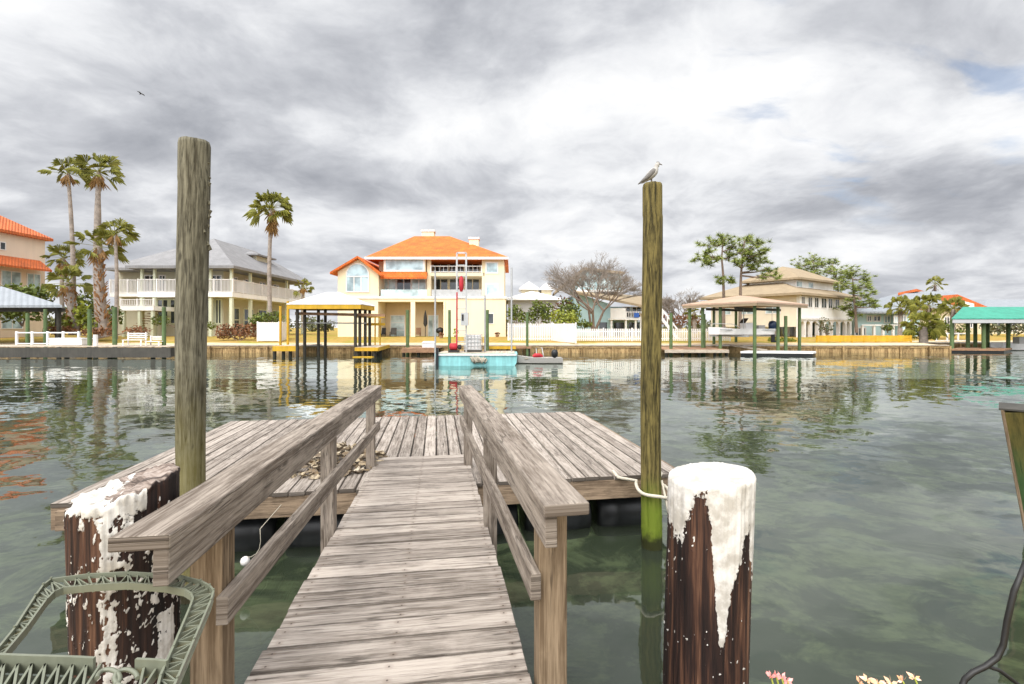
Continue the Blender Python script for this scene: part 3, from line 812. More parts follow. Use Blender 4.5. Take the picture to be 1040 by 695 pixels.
# front bar with a scrolled notch
mb = MB()
fb0 = [FP(-30, 672), FP(20, 674), FP(80, 676), FP(96, 677)]
for a, b in zip(fb0, fb0[1:]): mb.bar(a, b, .006, .036)
fb1 = [FP(138, 678), FP(160, 679), FP(170, 680)]
for a, b in zip(fb1, fb1[1:]): mb.bar(a, b, .006, .036)
for px, sgn in ((110, -1), (128, 1)):
    pts = []
    for i in range(15):
        q = PI * (1.0 - sgn * .0) - i / 14 * PI * 1.5
        pts.append(FP(px + sgn * -1 * 13 * math.cos(q) * .9, 689 - 9 * math.sin(q)))
    mb.tube(pts, .0045, 6)
for a, b in zip(range(-24, 90, 14), range(-10, 104, 14)):
    mb.bar(FP(a, 676) + Z, FP(a - 5, 706) + Z, .0042, .02); mb.bar(FP(b, 676) + Z, FP(a - 5, 706) + Z, .0042, .02)
mb.bar(FP(146, 680) + Z, FP(140, 706) + Z, .0042, .02); mb.bar(FP(158, 681) + Z, FP(142, 706) + Z, .0042, .02)
mb.slab([FP(-30, 674) - Vector((0, 0, .02)), FP(-34, 712) - Vector((0, 0, .02)), FP(98, 712) - Vector((0, 0, .02)), FP(96, 679) - Vector((0, 0, .02))], .003)
mb.build('front_bar', M['sage'], pf)
for px in (-20, 150):
    a = FP(px, 722); mb = MB(); mb.bar(a, Vector((a.x, a.y - .12, .8)), .03, .03); mb.build('leg', M['sage'], pf)

# ------------------------------------------------------------------ leaning board at the right edge
lb = root('leaning_post', P(1045, 545, 4.7), 'mossy green squared timber leaning out of the water at the right edge', 'post')
lm = wood('mossy_timber', (.13, .10, .025), (.05, .045, .012), cross=22, knots=False, stain=.5, bmp=.5, green=((.03, .09, .03), 1.2, .5, .7))
a0 = P(1016, 415, 4.7); a1 = P(1040, 540, 4.7); t = (a1 - a0).normalized()
vd = Vector((.712, .702, 0)); rt = Vector((.702, -.712, 0))
w, h = .34, .22
p0 = a0 + rt * (w / 2) + vd * (h / 2); p1 = p0 + t * 3.0
mb = MB(); mb.bar(p1, p0, w, h, up=vd); mb.build('timber', lm, lb, bevel=.012)
e0 = a0 + rt * .012 - vd * .006; mb = MB(); mb.bar(e0 + t * 3.0, e0 + t * .01, .024, .010, up=vd); mb.build('edge_strip', M['post'], lb, bevel=.003)
mb = MB(); mb.bar(p0 - t * .011 - rt * (w / 2 + .01), p0 - t * .011 + rt * (w / 2 + .01), h + .02, .02, up=t); mb.build('cap_board', M['deck_dark'], lb, bevel=.003)
# cable, lower right
mb = MB()
def CP(px, py, d=1.35): return P(px, py, d)
mb.tube([a0 + rt * .2 - vd * .01 + t * .06, (4.2, 3.75, .93), (3.2, 2.85, .86), (2.3, 2.08, 1.02), (1.75, 1.62, 1.26), CP(1042, 572), CP(1030, 600), CP(1023, 630), CP(1019, 655), CP(1013, 668), CP(1001, 677), CP(988, 683), CP(980, 690), CP(974, 705), CP(970, 740, 1.1), Vector((hx(970, 1.1) - .1, .7, .81)), Vector((hx(970, 1.1) - .3, .3, .81))], .0075, 8)
mb.tube([CP(1003, 677), CP(1015, 681), CP(1027, 690), CP(1040, 700), Vector((hx(1055, 1.3), .72, .82))], .0055, 8)
tag(mb.build('cable', M['cable']), 'black cable drooping from the mossy leaning timber into the lower right corner', 'cable')
# coral flower sprigs poking in at the bottom edge
fm = leafmat('coral_petal', (.62, .09, .10), (.85, .45, .40)); fm2 = leafmat('orange_petal', (.75, .30, .05), (.88, .62, .50))
def sprig(label, pts, mat, grp='flower sprigs at the water edge'):
    o = root('flower_sprig', Vector((hx(pts[0][0], 1.1), .72, .8)), label, 'flower', grp)
    rr = random.Random(len(pts) + pts[0][0])
    for (px, py, sz) in pts:
        c = P(px, py, 1.1)
        mb = MB(); mb.tube([Vector((c.x * .98, .72, .8)), Vector((c.x, .95, 1.12)), c], [.004, .003, .002], 6); mb.build('stem', M['bush_yellow'], o)
        mb = MB()
        for k in range(9):
            q = Vector((rr.gauss(0, 1), rr.gauss(0, .7), abs(rr.gauss(0, 1)) * .6)).normalized(); r = q.orthogonal().normalized()
            l = sz * rr.uniform(.6, 1.1)
            mb.add([c, c + q * l * .5 + r * l * .22, c + q * l, c + q * l * .5 - r * l * .22], [(0, 1, 2, 3)])
        mb.build('blossom', mat, o)
sprig('pink and white curled flower sprig at the bottom edge near the white topped pile', [(783, 687, .018), (788, 686, .016), (794, 689, .016), (800, 692, .015)], fm)
sprig('orange and white flower sprig at the bottom edge between the pile and the cable', [(873, 694, .015), (881, 691, .018), (892, 694, .016), (905, 694, .016), (917, 692, .016), (929, 689, .017)], fm2)
# ================================================================== far bank
# bulkhead of upright boards
def bulkhead(label, x0, x1, y):
    o = root('bulkhead', ((x0 + x1) / 2, y, 0), label, 'seawall')
    mb = MB(); x = x0
    while x < x1:
        w = R.uniform(.28, .34)
        mb.bar((x + w / 2, y - .04 + R.uniform(-.012, .012), -.6), (x + w / 2, y - .04, .58), w - .012, .07, up=(0, 1, 0)); x += w
    mb.build('sheet_boards', M['bulkhead'], o)
    mb = MB(); mb.bar((x0, y - .10, .50), (x1, y - .10, .50), .07, .16); mb.build('waler', M['bulkhead'], o)
    mb = MB(); mb.bar((x0, y - .03, .635), (x1, y - .03, .635), .34, .07); mb.build('cap_board', M['deck_pale'], o)
    mb = MB(); x = x0 + .8
    while x < x1: mb.tube([(x, y - .22, -.8), (x, y - .22, .55)], .085, 7); x += 2.4
    tag(mb.build('wale_pile', M['bulkhead'], o), kind='stuff')
bulkhead('long timber seawall of upright boards along the far bank', -62, BX, 40.4)
bulkhead('short timber seawall set back behind the green roofed boathouse', BX, 75, 48.0)

def window(parent, x0, x1, z0, z1, y, M_, nv=1, nh=0, glass='glass_blue', frame='white', fr=.09, depth=.06, name='window', axis=None):
    """framed window on a wall facing -y (in the frame M_); the pane is a child of the frame"""
    m = MB(M_)
    for a, b in ((x0 - fr / 2, x0 + fr / 2), (x1 - fr / 2, x1 + fr / 2)): m.box(a, b, y - depth, y + .02, z0 - fr / 2, z1 + fr / 2)
    for a, b in ((z0 - fr / 2, z0 + fr / 2), (z1 - fr / 2, z1 + fr / 2)): m.box(x0 + fr / 2, x1 - fr / 2, y - depth, y + .02, a, b)
    for i in range(nv):
        x = x0 + (x1 - x0) * (i + 1) / (nv + 1); m.box(x - fr * .4, x + fr * .4, y - depth * .9, y + .018, z0 + fr / 2, z1 - fr / 2)
    for i in range(nh):
        z = z0 + (z1 - z0) * (i + 1) / (nh + 1); m.box(x0 + fr / 2, x1 - fr / 2, y - depth * .8, y + .016, z - fr * .35, z + fr * .35)
    f = m.build(name, M[frame], parent)
    m = MB(M_); m.box(x0 + .01, x1 - .01, y - .025, y - .008, z0 + .01, z1 - .01); m.build('pane', M[glass], f)
    return f
def railing(parent, p0, p1, z0, z1, mat, step=.16, bw=.05, post=2.2, name='railing'):
    m = MB(); p0 = Vector(p0); p1 = Vector(p1); L = (p1 - p0).length; n = max(1, round(L / step))
    m.bar((p0.x, p0.y, z1), (p1.x, p1.y, z1), .10, .08); m.bar((p0.x, p0.y, z0 + .1), (p1.x, p1.y, z0 + .1), .07, .07)
    for i in range(n + 1):
        q = p0.lerp(p1, i / n); m.bar((q.x, q.y, z0 + .1), (q.x, q.y, z1), bw, bw)
    k = max(1, round(L / post))
    for i in range(k + 1):
        q = p0.lerp(p1, i / k); m.bar((q.x, q.y, z0), (q.x, q.y, z1 + .1), .12, .12)
    return m.build(name, mat, parent)
def yawM(loc, a): return Matrix.Translation(Vector(loc)) @ Matrix.Rotation(a, 4, 'Z')

# ------------------------------------------------------------------ terracotta house, far left
h = root('terracotta_house', (-60, 52, 1.1), 'peach stucco house with rust orange tiled roofs at the far left edge', 'house')
xr = -54.2; ya, yb = 46.5, 56.0
mb = MB(); mb.box(-74, xr, ya, yb, 1.0, 12.4); mb.build('wall', M['peach'], h)
mb = MB(); mb.hip(-75.2, xr + .5, ya - .9, yb + .5, 12.5, 16.2, .3); mb.build('roof', M['rust_tile'], h)
mb = MB(); mb.slab([(xr + 1.4, ya - 1.0, 8.7), (xr + 1.4, yb - .6, 8.7), (xr + .01, yb - .6, 9.8), (xr + .01, ya - 1.0, 9.8)], .22); mb.build('skirt_roof', M['rust_tile'], h)
Mside = Matrix.Translation((xr, 0, 0)) @ Matrix.Rotation(PI / 2, 4, 'Z')     # local x runs along +y, wall faces +x
for y0, y1, z0, z1 in ((50.5, 51.6, 10.4, 11.2), (47.5, 49.3, 6.2, 8.0), (51.2, 53.2, 6.6, 8.2), (53.9, 55.4, 5.0, 8.2), (47.6, 49.4, 2.0, 4.6), (51.2, 53.4, 2.0, 4.4)):
    window(h, y0, y1, z0, z1, 0, Mside, 1, 0, 'glass_dark' if z0 > 10 else 'glass_blue')
# its boathouse
h = root('boathouse', (-52, 42, 0), 'open boathouse with silver grey sloping metal roof at the far left edge', 'boathouse')
e = hx(63, 38.6)
ez, rz = hz(310, 38.6), hz(291, 41.5)
A, B_, Cc, Dd = (-62, 38.6, ez), (e, 38.6, ez), (hx(67, 44.5), 44.5, ez), (-68, 44.5, ez)
r0_, r1_ = (-60, 41.5, rz), (hx(2, 41.5), 41.5, rz)
mb = MB(); mb.slab([A, B_, r1_, r0_], .2); mb.slab([B_, Cc, r1_], .2); mb.slab([Cc, Dd, r0_, r1_], .2); mb.build('roof', M['silver_roof'], h)
for x, y in ((-50, 39.4), (-44, 39.4), (e - 1.0, 39.4), (-52, 43.6), (-46.5, 43.6), (hx(58, 43.6), 43.6)):
    if 1:
        mb = MB(); mb.tube([(x, y, -1), (x, y, hz(311, 39.4))], .15, 8); mb.build('post', M['dark_pile'], h)
mb = MB(); mb.bar((-60, 39.4, 3.55), (e - .5, 39.4, 3.55), .12, .3); mb.build('beam', M['dark_pile'], h)

# ------------------------------------------------------------------ left dock
h = root('fixed_dock', (-38, 36, 0), 'long dark timber dock along the far left bank', 'dock')
xe = hx(173, 33)
mb = MB(); x = -56
while x < xe - .05:
    mb.bar((x + .12, 33, .80), (x + .12, 36.4, .80), .235, .05, up=(0, 0, 1)); x += .245
mb.build('decking', M['deck_pale'], h)
mb = MB(); mb.box(-56, xe, 33.02, 33.12, .06, .74); mb.build('front_beam', M['deck_dark'], h)
mb = MB(); mb.box(xe - .1, xe - .01, 33.13, 36.4, .1, .74); mb.build('end_beam', M['deck_dark'], h)
for x in range(-55, int(xe), 3):
    mb = MB(); mb.tube([(x, 33.6, -2), (x, 33.6, .7)], .14, 8); mb.build('support_pile', M['dark_pile'], h)
h = root('dock_railing', (hx(48, 36), 36, .82), 'low white pipe railing along the far left dock', 'railing')
railing(h, (hx(17, 36), 36, 0), (hx(80, 36), 36, 0), .82, hz(338, 36), M['white_metal'], 1.1, .05, 1.1, 'rails')
for c0, c1, d, y0, y1, lab in ((50, 83, 34.6, 343.5, 352, 'long white storage box on the far left dock'),):
    h = root('storage_box', (hx(66, d), d, .82), lab, 'box')
    mb = MB(); mb.box(hx(c0, d), hx(c1, d), d, d + .9, .84, hz(y0, d) - .12); mb.build('body', M['white'], h, bevel=.03)
    mb = MB(); mb.box(hx(c0, d) - .03, hx(c1, d) + .03, d - .03, d + .93, hz(y0, d) - .115, hz(y0, d)); mb.build('lid', M['white_metal'], h, bevel=.03)
def dock_bench(px0, px1, d, yt, ys, label):
    x0, x1 = hx(px0, d), hx(px1, d); zt = hz(yt, d); zs = hz(ys, d)
    h = root('bench', ((x0 + x1) / 2, d, .82), label, 'bench', 'white benches on the far left dock')
    mb = MB(); mb.box(x0, x1, d - .3, d + .2, zs - .05, zs); mb.build('seat', M['white'], h)
    mb = MB(); k = 3; hh = (zt - zs - .1) / k
    for i in range(k): mb.box(x0, x1, d + .22, d + .27, zs + .1 + i * hh, zs + .1 + (i + .55) * hh)
    mb.build('backrest', M['white'], h)
    for x in (x0 + .04, x1 - .1):
        for y in (d - .26, d + .2):
            mb = MB(); mb.box(x, x + .08, y - .035, y + .014, .825, zs - .055 if y < d else zt); mb.build('leg', M['white'], h)
dock_bench(127, 147, 34.6, 337.5, 345, 'taller white slatted bench near the right end of the far left dock')
dock_bench(150, 165, 34.8, 341, 346.5, 'lower white slatted bench at the very right end of the far left dock')
# far pilings: one kind, each with its own place
def farpile(px, y0, d, label, r=.13, mat='far_pile', py_b=None, group='thin pilings along the far bank'):
    o = root('piling', (hx(px, d), d, 0), label, 'piling', group)
    mb = MB(); mb.tube([(hx(px, d), d, -2.2), (hx(px, d), d, hz(y0, d))], [r * 1.05, r * .92], 9)
    mb.build('shaft', M[mat], o)
    return o
for px, y0, d, lab, r in ((91, 314, 34.4, 'thin green piling on the left dock beside the white storage box', .14), (97, 340, 33.6, 'short white topped piling at the edge of the left dock', .15), (116.5, 312, 36, 'thin green piling on the left dock left of the white bench', .16), (166.5, 312, 35, 'thin green piling at the right end of the left dock', .14),
                       (28, 318, 37, 'green piling under the silver roof on the far left dock', .13), (46, 314, 38, 'green piling at the right corner of the silver roofed boathouse', .13),
                       (414, 315, 38.5, 'thin green piling left of the white box on the small brick red dock', .14), (456.5, 315, 38.5, 'thin green piling just left of the tall ladder frame on the turquoise barge', .12), (495, 315, 38.8, 'thin green piling right of the white caged tank', .13), (535.5, 317, 39.5, 'thin green piling in front of the white fence by the orange roofed house', .11)):
    farpile(px, y0, d, lab, r, 'white' if 'white topped' in lab else 'far_pile')

# ------------------------------------------------------------------ plants
def fan_palm(label, pxb, pyb, pxc, pyc, d, R_, nfr=26, r0=.22, r1=.15, skirt=0, boots=None, name='palm_tree', wind=.25, group='fan palms on the far bank', rs=1, droop=.5):
    rr = random.Random(rs * 77 + 5)
    b = Vector((hx(pxb, d), d, hz(pyb, d) - .4)); c = Vector((hx(pxc, d), d, hz(pyc, d)))
    o = root(name, b, label, 'palm tree', group)
    pts = []; rad = []
    for i in range(13):
        u = i / 12; p = b.lerp(c, u); bow = math.sin(u * PI) * .03 * (c.z - b.z)
        pts.append(p + Vector((bow * (1 if rs % 2 else -1) * .5, 0, 0))); rad.append((r0 * 1.25 if i == 0 else r0 + (r1 - r0) * u) * (1 + .06 * (i % 2)))
    mb = MB(); mb.tube(pts, rad, 10); mb.build('trunk', M['palm_trunk'], o)
    if boots:
        zt, rb = boots
        mb = MB(); z0 = b.z + .1; z1 = hz(zt, d)
        for k in range(170):
            u = rr.random(); q = rr.random() * 6.28; p = b.lerp(c, (z0 + (z1 - z0) * u - b.z) / (c.z - b.z)); rbb = rb * (1.15 - .5 * u)
            e = p + Vector((math.cos(q) * rbb, math.sin(q) * rbb, .32)); s_ = p + Vector((math.cos(q) * rbb * .55, math.sin(q) * rbb * .55, 0))
            mb.bar(s_, e, .10, .05)
        mb.build('old_leaf_bases', M['palm_boots'], o)
    def frond(mb, el, az, R0, blades, fold):
        dr = Vector((math.cos(az) * math.cos(el) + wind, math.sin(az) * math.cos(el), math.sin(el))).normalized()
        side = dr.cross(Vector((0, 0, 1)))
        if side.length < .05: side = Vector((1, 0, 0))
        side.normalize(); side = Matrix.Rotation(rr.uniform(-1.1, 1.1), 3, dr) @ side; nrm = side.cross(dr)
        hub = c + dr * R0 * .52 + Vector((0, 0, -.06 * R0))
        mb.bar(c, hub, .045, .03)
        for k in range(blades):
            a = (k / (blades - 1) - .5) * 2.5
            v = (dr * math.cos(a) + side * math.sin(a)).normalized()
            L = R0 * .56 * (1 - .2 * abs(a)) * rr.uniform(.88, 1.1)
            mid = hub + v * L * .6 + nrm * .02; tip = hub + v * L * (1 - .15 * droop) + Vector((0, 0, -droop * L * .5 * rr.uniform(.6, 1.3)))
            w = nrm.cross(v).normalized() * R0 * .029
            mb.add([hub, mid - w, tip, mid + w], [(0, 1, 2), (0, 2, 3)])
    mb = MB()
    nfr = max(12, int(nfr * .85))
    for k in range(nfr):
        u = (k + .5) / nfr
        el = math.radians(82 - 112 * u ** 1.05 + rr.uniform(-10, 10)); az = k * 2.399 + rr.uniform(-.3, .3)
        frond(mb, el, az, R_ * rr.uniform(.85, 1.12), 11, .5)
    mb.build('crown', M['palm_leaf'], o)
    if skirt:
        mb = MB()
        for k in range(int(22 * skirt) + 8):
            q = rr.random() * 6.28; z = -rr.random() * R_ * .8 * skirt
            p = c + Vector((math.cos(q) * .15, math.sin(q) * .15, z)); out = Vector((math.cos(q), math.sin(q), 0))
            for j in range(5):
                v = (out * rr.uniform(.18, .5) + Vector((rr.gauss(0, .2), rr.gauss(0, .2), -1))).normalized(); L = R_ * rr.uniform(.35, .6)
                w = v.orthogonal().normalized() * .06
                mb.add([p, p + v * L * .6 - w, p + v * L, p + v * L * .6 + w], [(0, 1, 2, 3)])
        mb.build('dry_skirt', M['palm_dry'], o)
    return o
fan_palm('tallest slim fan palm leaning left, left of its taller twin beside the terracotta house', 74, 336, 69, 176, 47, 2.1, 20, .24, .13, .25, rs=1, wind=.3)
fan_palm('tall fan palm with windblown crown and thick grey trunk base, right of the slim twin', 104, 338, 100, 175, 46, 2.3, 22, .55, .15, .4, rs=2, wind=.35, boots=None)
fan_palm('slender mid height fan palm at the left corner of the grey roofed house', 117, 340, 117, 238, 44, 1.8, 18, .17, .12, .2, rs=3, wind=.3)
fan_palm('short fan palm with shaggy brown trunk, crown in front of the tall thick palm', 106, 338, 100, 250, 45, 2.3, 20, .35, .28, .5, boots=(262, .62), rs=4)
fan_palm('small dense fan palm crown beside the terracotta house, behind the slim palm', 64, 330, 64, 262, 52, 1.9, 24, .2, .18, .9, rs=6, wind=.1)
fan_palm('low fan palm with orange brown leaning trunk behind the white storage box', 76, 336, 69, 287, 46, 2.3, 22, .4, .3, .3, boots=(290, .55), rs=5, wind=.15)
fan_palm('lone fan palm with big full crown at the right corner of the grey roofed house', 274.5, 322, 276, 212, 47, 2.25, 38, .2, .15, 1.0, rs=8, wind=.0, droop=.7)
fan_palm('tiny far fan palm showing above the roofs at the right', 950, 330, 949.5, 289, 95, 2.0, 18, .3, .2, .6, rs=9, wind=.1)
fan_palm('small fan palm between the grey roofed house and the white roofed boathouse', 308, 330, 308, 292, 66, 1.5, 16, .18, .15, .2, rs=10, group='fan palms on the far bank')

def shrub(label, blobs, d, mat='bush', size=.24, n=260, name='shrub', cat='shrub', group=None, zb=None, stem=True):
    """blobs: (px, py, rx px, ry px, depth offset)"""
    px = sum(b[0] for b in blobs) / len(blobs); zg = zb if zb is not None else min(hz(b[1] + b[3], d) for b in blobs)
    o = root(name, (hx(px, d), d, zg), label, cat, group)
    rr = random.Random(int(px * 7 + d))
    mb = MB()
    for (x, y, rx, ry, dy) in blobs:
        k = (d + dy) / F; area = rx * ry * k * k
        c = (hx(x, d + dy), d + dy, hz(y, d + dy))
        mb.leaves(c, (rx * k * .93, min(rx, ry * 1.4) * k * .9, ry * k * .93), int(n * 3.2 * max(.5, area)), size, rr, hollow=.25)
    mb.build('foliage', M[mat], o)
    if stem:
        mb = MB()
        for (x, y, rx, ry, dy) in blobs:
            mb.tube([(hx(px, d) + rr.uniform(-.1, .1), d, zg - .15), (hx(x, d + dy), d + dy, hz(y, d + dy))], [.06, .025], 5)
        mb.build('stem', M['bark'], o)
    return o
shrub('dark green leafy clump below the windows of the terracotta house', [(15, 298, 16, 12, 0), (38, 300, 17, 13, .5), (28, 312, 26, 16, 0), (8, 315, 12, 15, 0)], 47, 'bush', .45, 40, name='tree', cat='tree')
shrub('dark bushy mass behind the palm trunks, left of the grey roofed house', [(86, 312, 13, 18, 0), (100, 318, 14, 16, 1), (114, 322, 10, 13, 0), (74, 322, 12, 14, 0)], 50, 'bush', .4, 45, name='bush', cat='bush')
shrub('yellow green fan leaved bush beside the low leaning palm', [(84, 318, 9, 14, 0), (92, 330, 12, 10, 0), (64, 330, 12, 9, 0)], 45.5, 'bush_yellow', .4, 45, name='bush', cat='bush')
shrub('reddish brown low hedge left of the tall grey piling, under the palms', [(60, 336, 20, 5, 0), (100, 337, 22, 5, 0), (140, 336, 16, 5, 0)], 43.5, 'bush_red', .25, 90, name='hedge', cat='hedge')
shrub('reddish brown clipped hedge below the porch of the grey roofed house', [(228, 337, 10, 9, 0), (243, 337, 12, 9, .5), (256, 336, 8, 9, 0)], 46, 'bush_red', .25, 120, name='hedge', cat='hedge')
shrub('dark green rounded shrub at the foot of the lone full palm', [(268, 323, 12, 7, 0), (280, 322, 9, 7, .5), (260, 326, 8, 6, 0)], 46.5, 'bush', .28, 90, name='shrub')
shrub('small green shrub on the porch steps side of the grey roofed house', [(163, 326, 9, 7, 0), (212, 331, 9, 5, 0)], 54, 'bush', .26, 90, name='shrub')

# ------------------------------------------------------------------ grey roofed house
h = root('grey_house', (hx(190, 60), 60, 1.1), 'large grey roofed house with white wraparound porch railings on the left', 'house')
x0, x1 = hx(141, 56.5), hx(237, 56.5); xw0 = x0 + .6; xw1 = x1 - 2.4; ya, yb = 58.6, 76; ye = 74.5
zf, zc, ze = hz(297, 56.5), hz(271, 56.5), hz(270, 56)      # porch floor, ceiling, eave
mb = MB(); mb.box(xw0, xw1, ya, yb, .9, ze - .1); mb.build('wall', M['greige'], h)
mb = MB(); mb.hip(x0 - 1.0, x1 + .5, 55.7, yb + 1.5, ze, hz(242.5, 62), .32, rx=(hx(217, 62),) * 2, ry=(62.0, 72.0)); rf = mb.build('roof', M['grey_shingle'], h)
mb = MB(); mb.hip(hx(113, 58), x0 + 3.5, 57, 68, ze - .1, hz(251, 62), .3, rx=(hx(113, 58) + 5, x0 + 4), ry=(62.5, 62.5)); mb.build('wing_roof', M['grey_shingle'], h)
mb = MB(); mb.box(hx(118, 59), x0 + .55, 59.2, 68, .9, ze - .3); mb.build('wing_wall', M['greige'], h)
mb = MB(); mb.box(x0, x1, 56.3, 58.55, zf - .55, zf); mb.box(xw1 + .02, x1, 58.56, yb, zf - .55, zf); mb.build('porch_floor', M['white_wall'], h)
mb = MB(); mb.box(hx(112, 57.5), x0 - .02, 57.4, 59.15, zf - .45, zf - .05); mb.build('wing_balcony', M['white_wall'], h)
railing(h, (x0, 56.4, 0), (x1, 56.4, 0), zf, hz(284, 56.4), M['white'])
railing(h, (x1 - .05, 56.6, 0), (x1 - .05, yb, 0), zf, hz(284, 56.4), M['white'])
railing(h, (hx(112, 57.5), 57.5, 0), (x0, 57.5, 0), zf - .05, hz(284.5, 57.5), M['white'])
for y in (56.45, 60.5, 65, 70.3, 75.6):
    mb = MB(); mb.box(x1 - .45, x1 - .11, y, y + .35, .9, zf - .56); mb.box(x1 - .42, x1 - .14, y + .03, y + .3, zf + .01, ze - .33); mb.build('porch_column', M['palegreen'], h)
for px in (142, 155, 193, 212):
    x = hx(px, 56.5); mb = MB(); mb.box(x, x + .34, 56.46, 56.8, .9, zf - .56); mb.box(x + .03, x + .31, 56.5, 56.76, zf + .01, ze - .33); mb.build('porch_column', M['palegreen'], h)
I4 = Matrix.Identity(4)
zt = hz(304, 58); zb_ = hz(329, 58)
for a, b in ((160, 171), (173, 183), (207, 218), (219, 225)): window(h, hx(a, 58.6), hx(b, 58.6), zb_, zt, ya, I4, 1, 0, 'glass_dark', 'palegreen', .18)
for a, b in ((147, 158), (162, 168), (203, 211), (215, 225)): window(h, hx(a, 58.6), hx(b, 58.6), zf + .25, zf + 2.2, ya, I4, 1, 0, 'glass_dark', 'white', .14)
Mside = Matrix.Translation((xw1, 0, 0)) @ Matrix.Rotation(PI / 2, 4, 'Z')
for y in (59.6, 63, 66.6, 70.5): window(h, y, y + 2.3, 1.6, 4.6, 0, Mside, 1, 1, 'glass_dark', 'palegreen', .18); window(h, y + .3, y + 1.9, zf + .3, zf + 2.2, 0, Mside, 1, 0, 'glass_dark', 'white', .14)
# ground-floor glazing frame below the porch, dormer, lower stair landing
mb = MB(); mb.box(hx(186, 57), hx(190, 57), 56.9, 57.3, .9, zf - .57); mb.build('porch_pier', M['palegreen'], h)
dm = MB(); xd = hx(262, 68); dm.box(xd - 2.6, xd + .6, 66.5, 70.5, 10.2, hz(261, 68)); d_ = dm.build('dormer', M['greige'], h)
dm = MB(); dm.hip(xd - 3.2, xd + 1.1, 65.9, 71.1, hz(260, 68), hz(255.5, 68), .2); dm.build('dormer_roof', M['grey_shingle'], d_)
zl = hz(311, 54); mb = MB(); xa, xb = hx(122, 54), hx(156, 54); mb.box(xa, xb, 54, 57.3, zl - .5, zl); mb.build('stair_landing', M['white_wall'], h)
railing(h, (xa, 54.06, 0), (xb, 54.06, 0), zl, hz(304.3, 54), M['white'], .2, .05, 1.9)
for x in (xa + .1, (xa + xb) / 2, xb - .4):
    mb = MB(); mb.box(x, x + .28, 54.1, 54.4, .9, zl - .51); mb.build('landing_post', M['palegreen'], h)
mb = MB()
for i in range(9): mb.box(xb - 1.0 - i * .32, xb - .7 - i * .32, 54.8, 56.2, zl - .6 - i * .27, zl - .52 - i * .27)
mb.build('stair', M['deck_red'], h)

# white fence right of the hedge
def picket(label, pts, z0, z1, pitch=.16, w=.11, name='picket_fence', solid=False):
    o = root(name, (pts[0][0], pts[0][1], z0), label, 'fence')
    for (xa, ya_), (xb, yb_) in zip(pts, pts[1:]):
        a = Vector((xa, ya_, 0)); b = Vector((xb, yb_, 0)); L = (b - a).length; n = max(2, round(L / pitch))
        mb = MB(); t = (b - a).normalized()
        for i in range(n):
            q = a.lerp(b, (i + .5) / n); mb.bar(q + Vector((0, 0, z0 + .05)), q + Vector((0, 0, z1)), w, .03, up=t.cross(Vector((0, 0, 1))))
        mb.build('pickets', M['white'], o)
        mb = MB(); back = t.cross(Vector((0, 0, 1))) * -.045
        for z in (z0 + .25, z1 - .25): mb.bar(a + back + Vector((0, 0, z)), b + back + Vector((0, 0, z)), .05, .09)
        mb.build('rail', M['white'], o)
        k = max(1, round(L / 2.4))
        for i in range(k + 1):
            q = a.lerp(b, i / k); mb = MB(); mb.bar(q + back * 2.6 + Vector((0, 0, z0)), q + back * 2.6 + Vector((0, 0, z1 + .08)), .11, .11); mb.build('fence_post', M['white'], o)
    return o
picket('white board fence between the hedge and the white roofed boathouse', [(hx(261, 44), 44), (hx(285, 44), 44), (hx(293, 50), 50)], .85, hz(327.5, 44), .17, .15)

# ------------------------------------------------------------------ white-roofed yellow boathouse
h = root('boathouse', (hx(340, 38), 38, 0), 'boathouse with white hip roof, yellow fascia and dark posts', 'boathouse')
xa, xb = hx(291, 34.4), hx(367, 34.4); y0, y1 = 34.4, 37.9
ze = hz(308.5, 34.4)
mb = MB(); mb.hip(xa, xb, y0, y1, ze, hz(297, 36.15), .06, rx=(xa + 2.2, xb - 2.2), ry=(36.15, 36.15)); mb.build('roof', M['white_roof'], h)
mb = MB()
for p, q in (((xa + .05, y0 + .05), (xb - .05, y0 + .05)), ((xb - .05, y0 + .1), (xb - .05, y1 - .1)), ((xa + .05, y0 + .1), (xa + .05, y1 - .1)), ((xa + .05, y1 - .05), (xb - .05, y1 - .05))):
    mb.bar((p[0], p[1], ze - .22), (q[0], q[1], ze - .22), .05, .32)
mb.build('fascia', M['yellow'], h)
mb = MB(); mb.box(xa + .1, xb - .1, y0 + .1, y1 - .1, ze - .14, ze - .09); mb.build('ceiling', M['soffit'], h)
for px, y in ((302, 34.8), (309.5, 35.6), (323.5, 36.6), (330.5, 37.5), (361, 34.8), (365.5, 35.6), (371, 36.6), (375.5, 37.5)):
    mb = MB(); mb.tube([(hx(px, y), y, -2.2), (hx(px, y), y, ze - .1)], .115, 9); mb.build('post', M['dark_pile'], h)
for px, mat in ((285, 'yellow'), (292.5, 'yellow')):
    mb = MB(); x = hx(px, 38.5); mb.box(x - .07, x + .07, 38.4, 38.54, .6, hz(311 if px < 290 else 306, 38.5)); mb.build('yellow_post', M['yellow'], h)
mb = MB(); mb.bar((hx(300, 35.4), 35.4, hz(318.5, 35.4)), (hx(391, 35.4), 35.4, hz(320.5, 35.4)), .14, .2); mb.build('lift_beam', M['deck_red'], h)
mb = MB(); mb.bar((hx(362, 37.4), 37.4, hz(321.5, 37.4)), (hx(391, 37.4), 37.4, hz(321.5, 37.4)), .14, .2); mb.bar((hx(372, 38.2), 38.2, hz(329.5, 38.2)), (hx(391, 38.2), 38.2, hz(329.5, 38.2)), .1, .2); mb.build('lift_beam', M['yellow'], h)
mb = MB(); mb.tube([(hx(295, 36), 36, hz(328, 36)), (hx(372, 36), 36, hz(328.5, 36))], .05, 6); mb.build('cable_pipe', M['galv'], h)
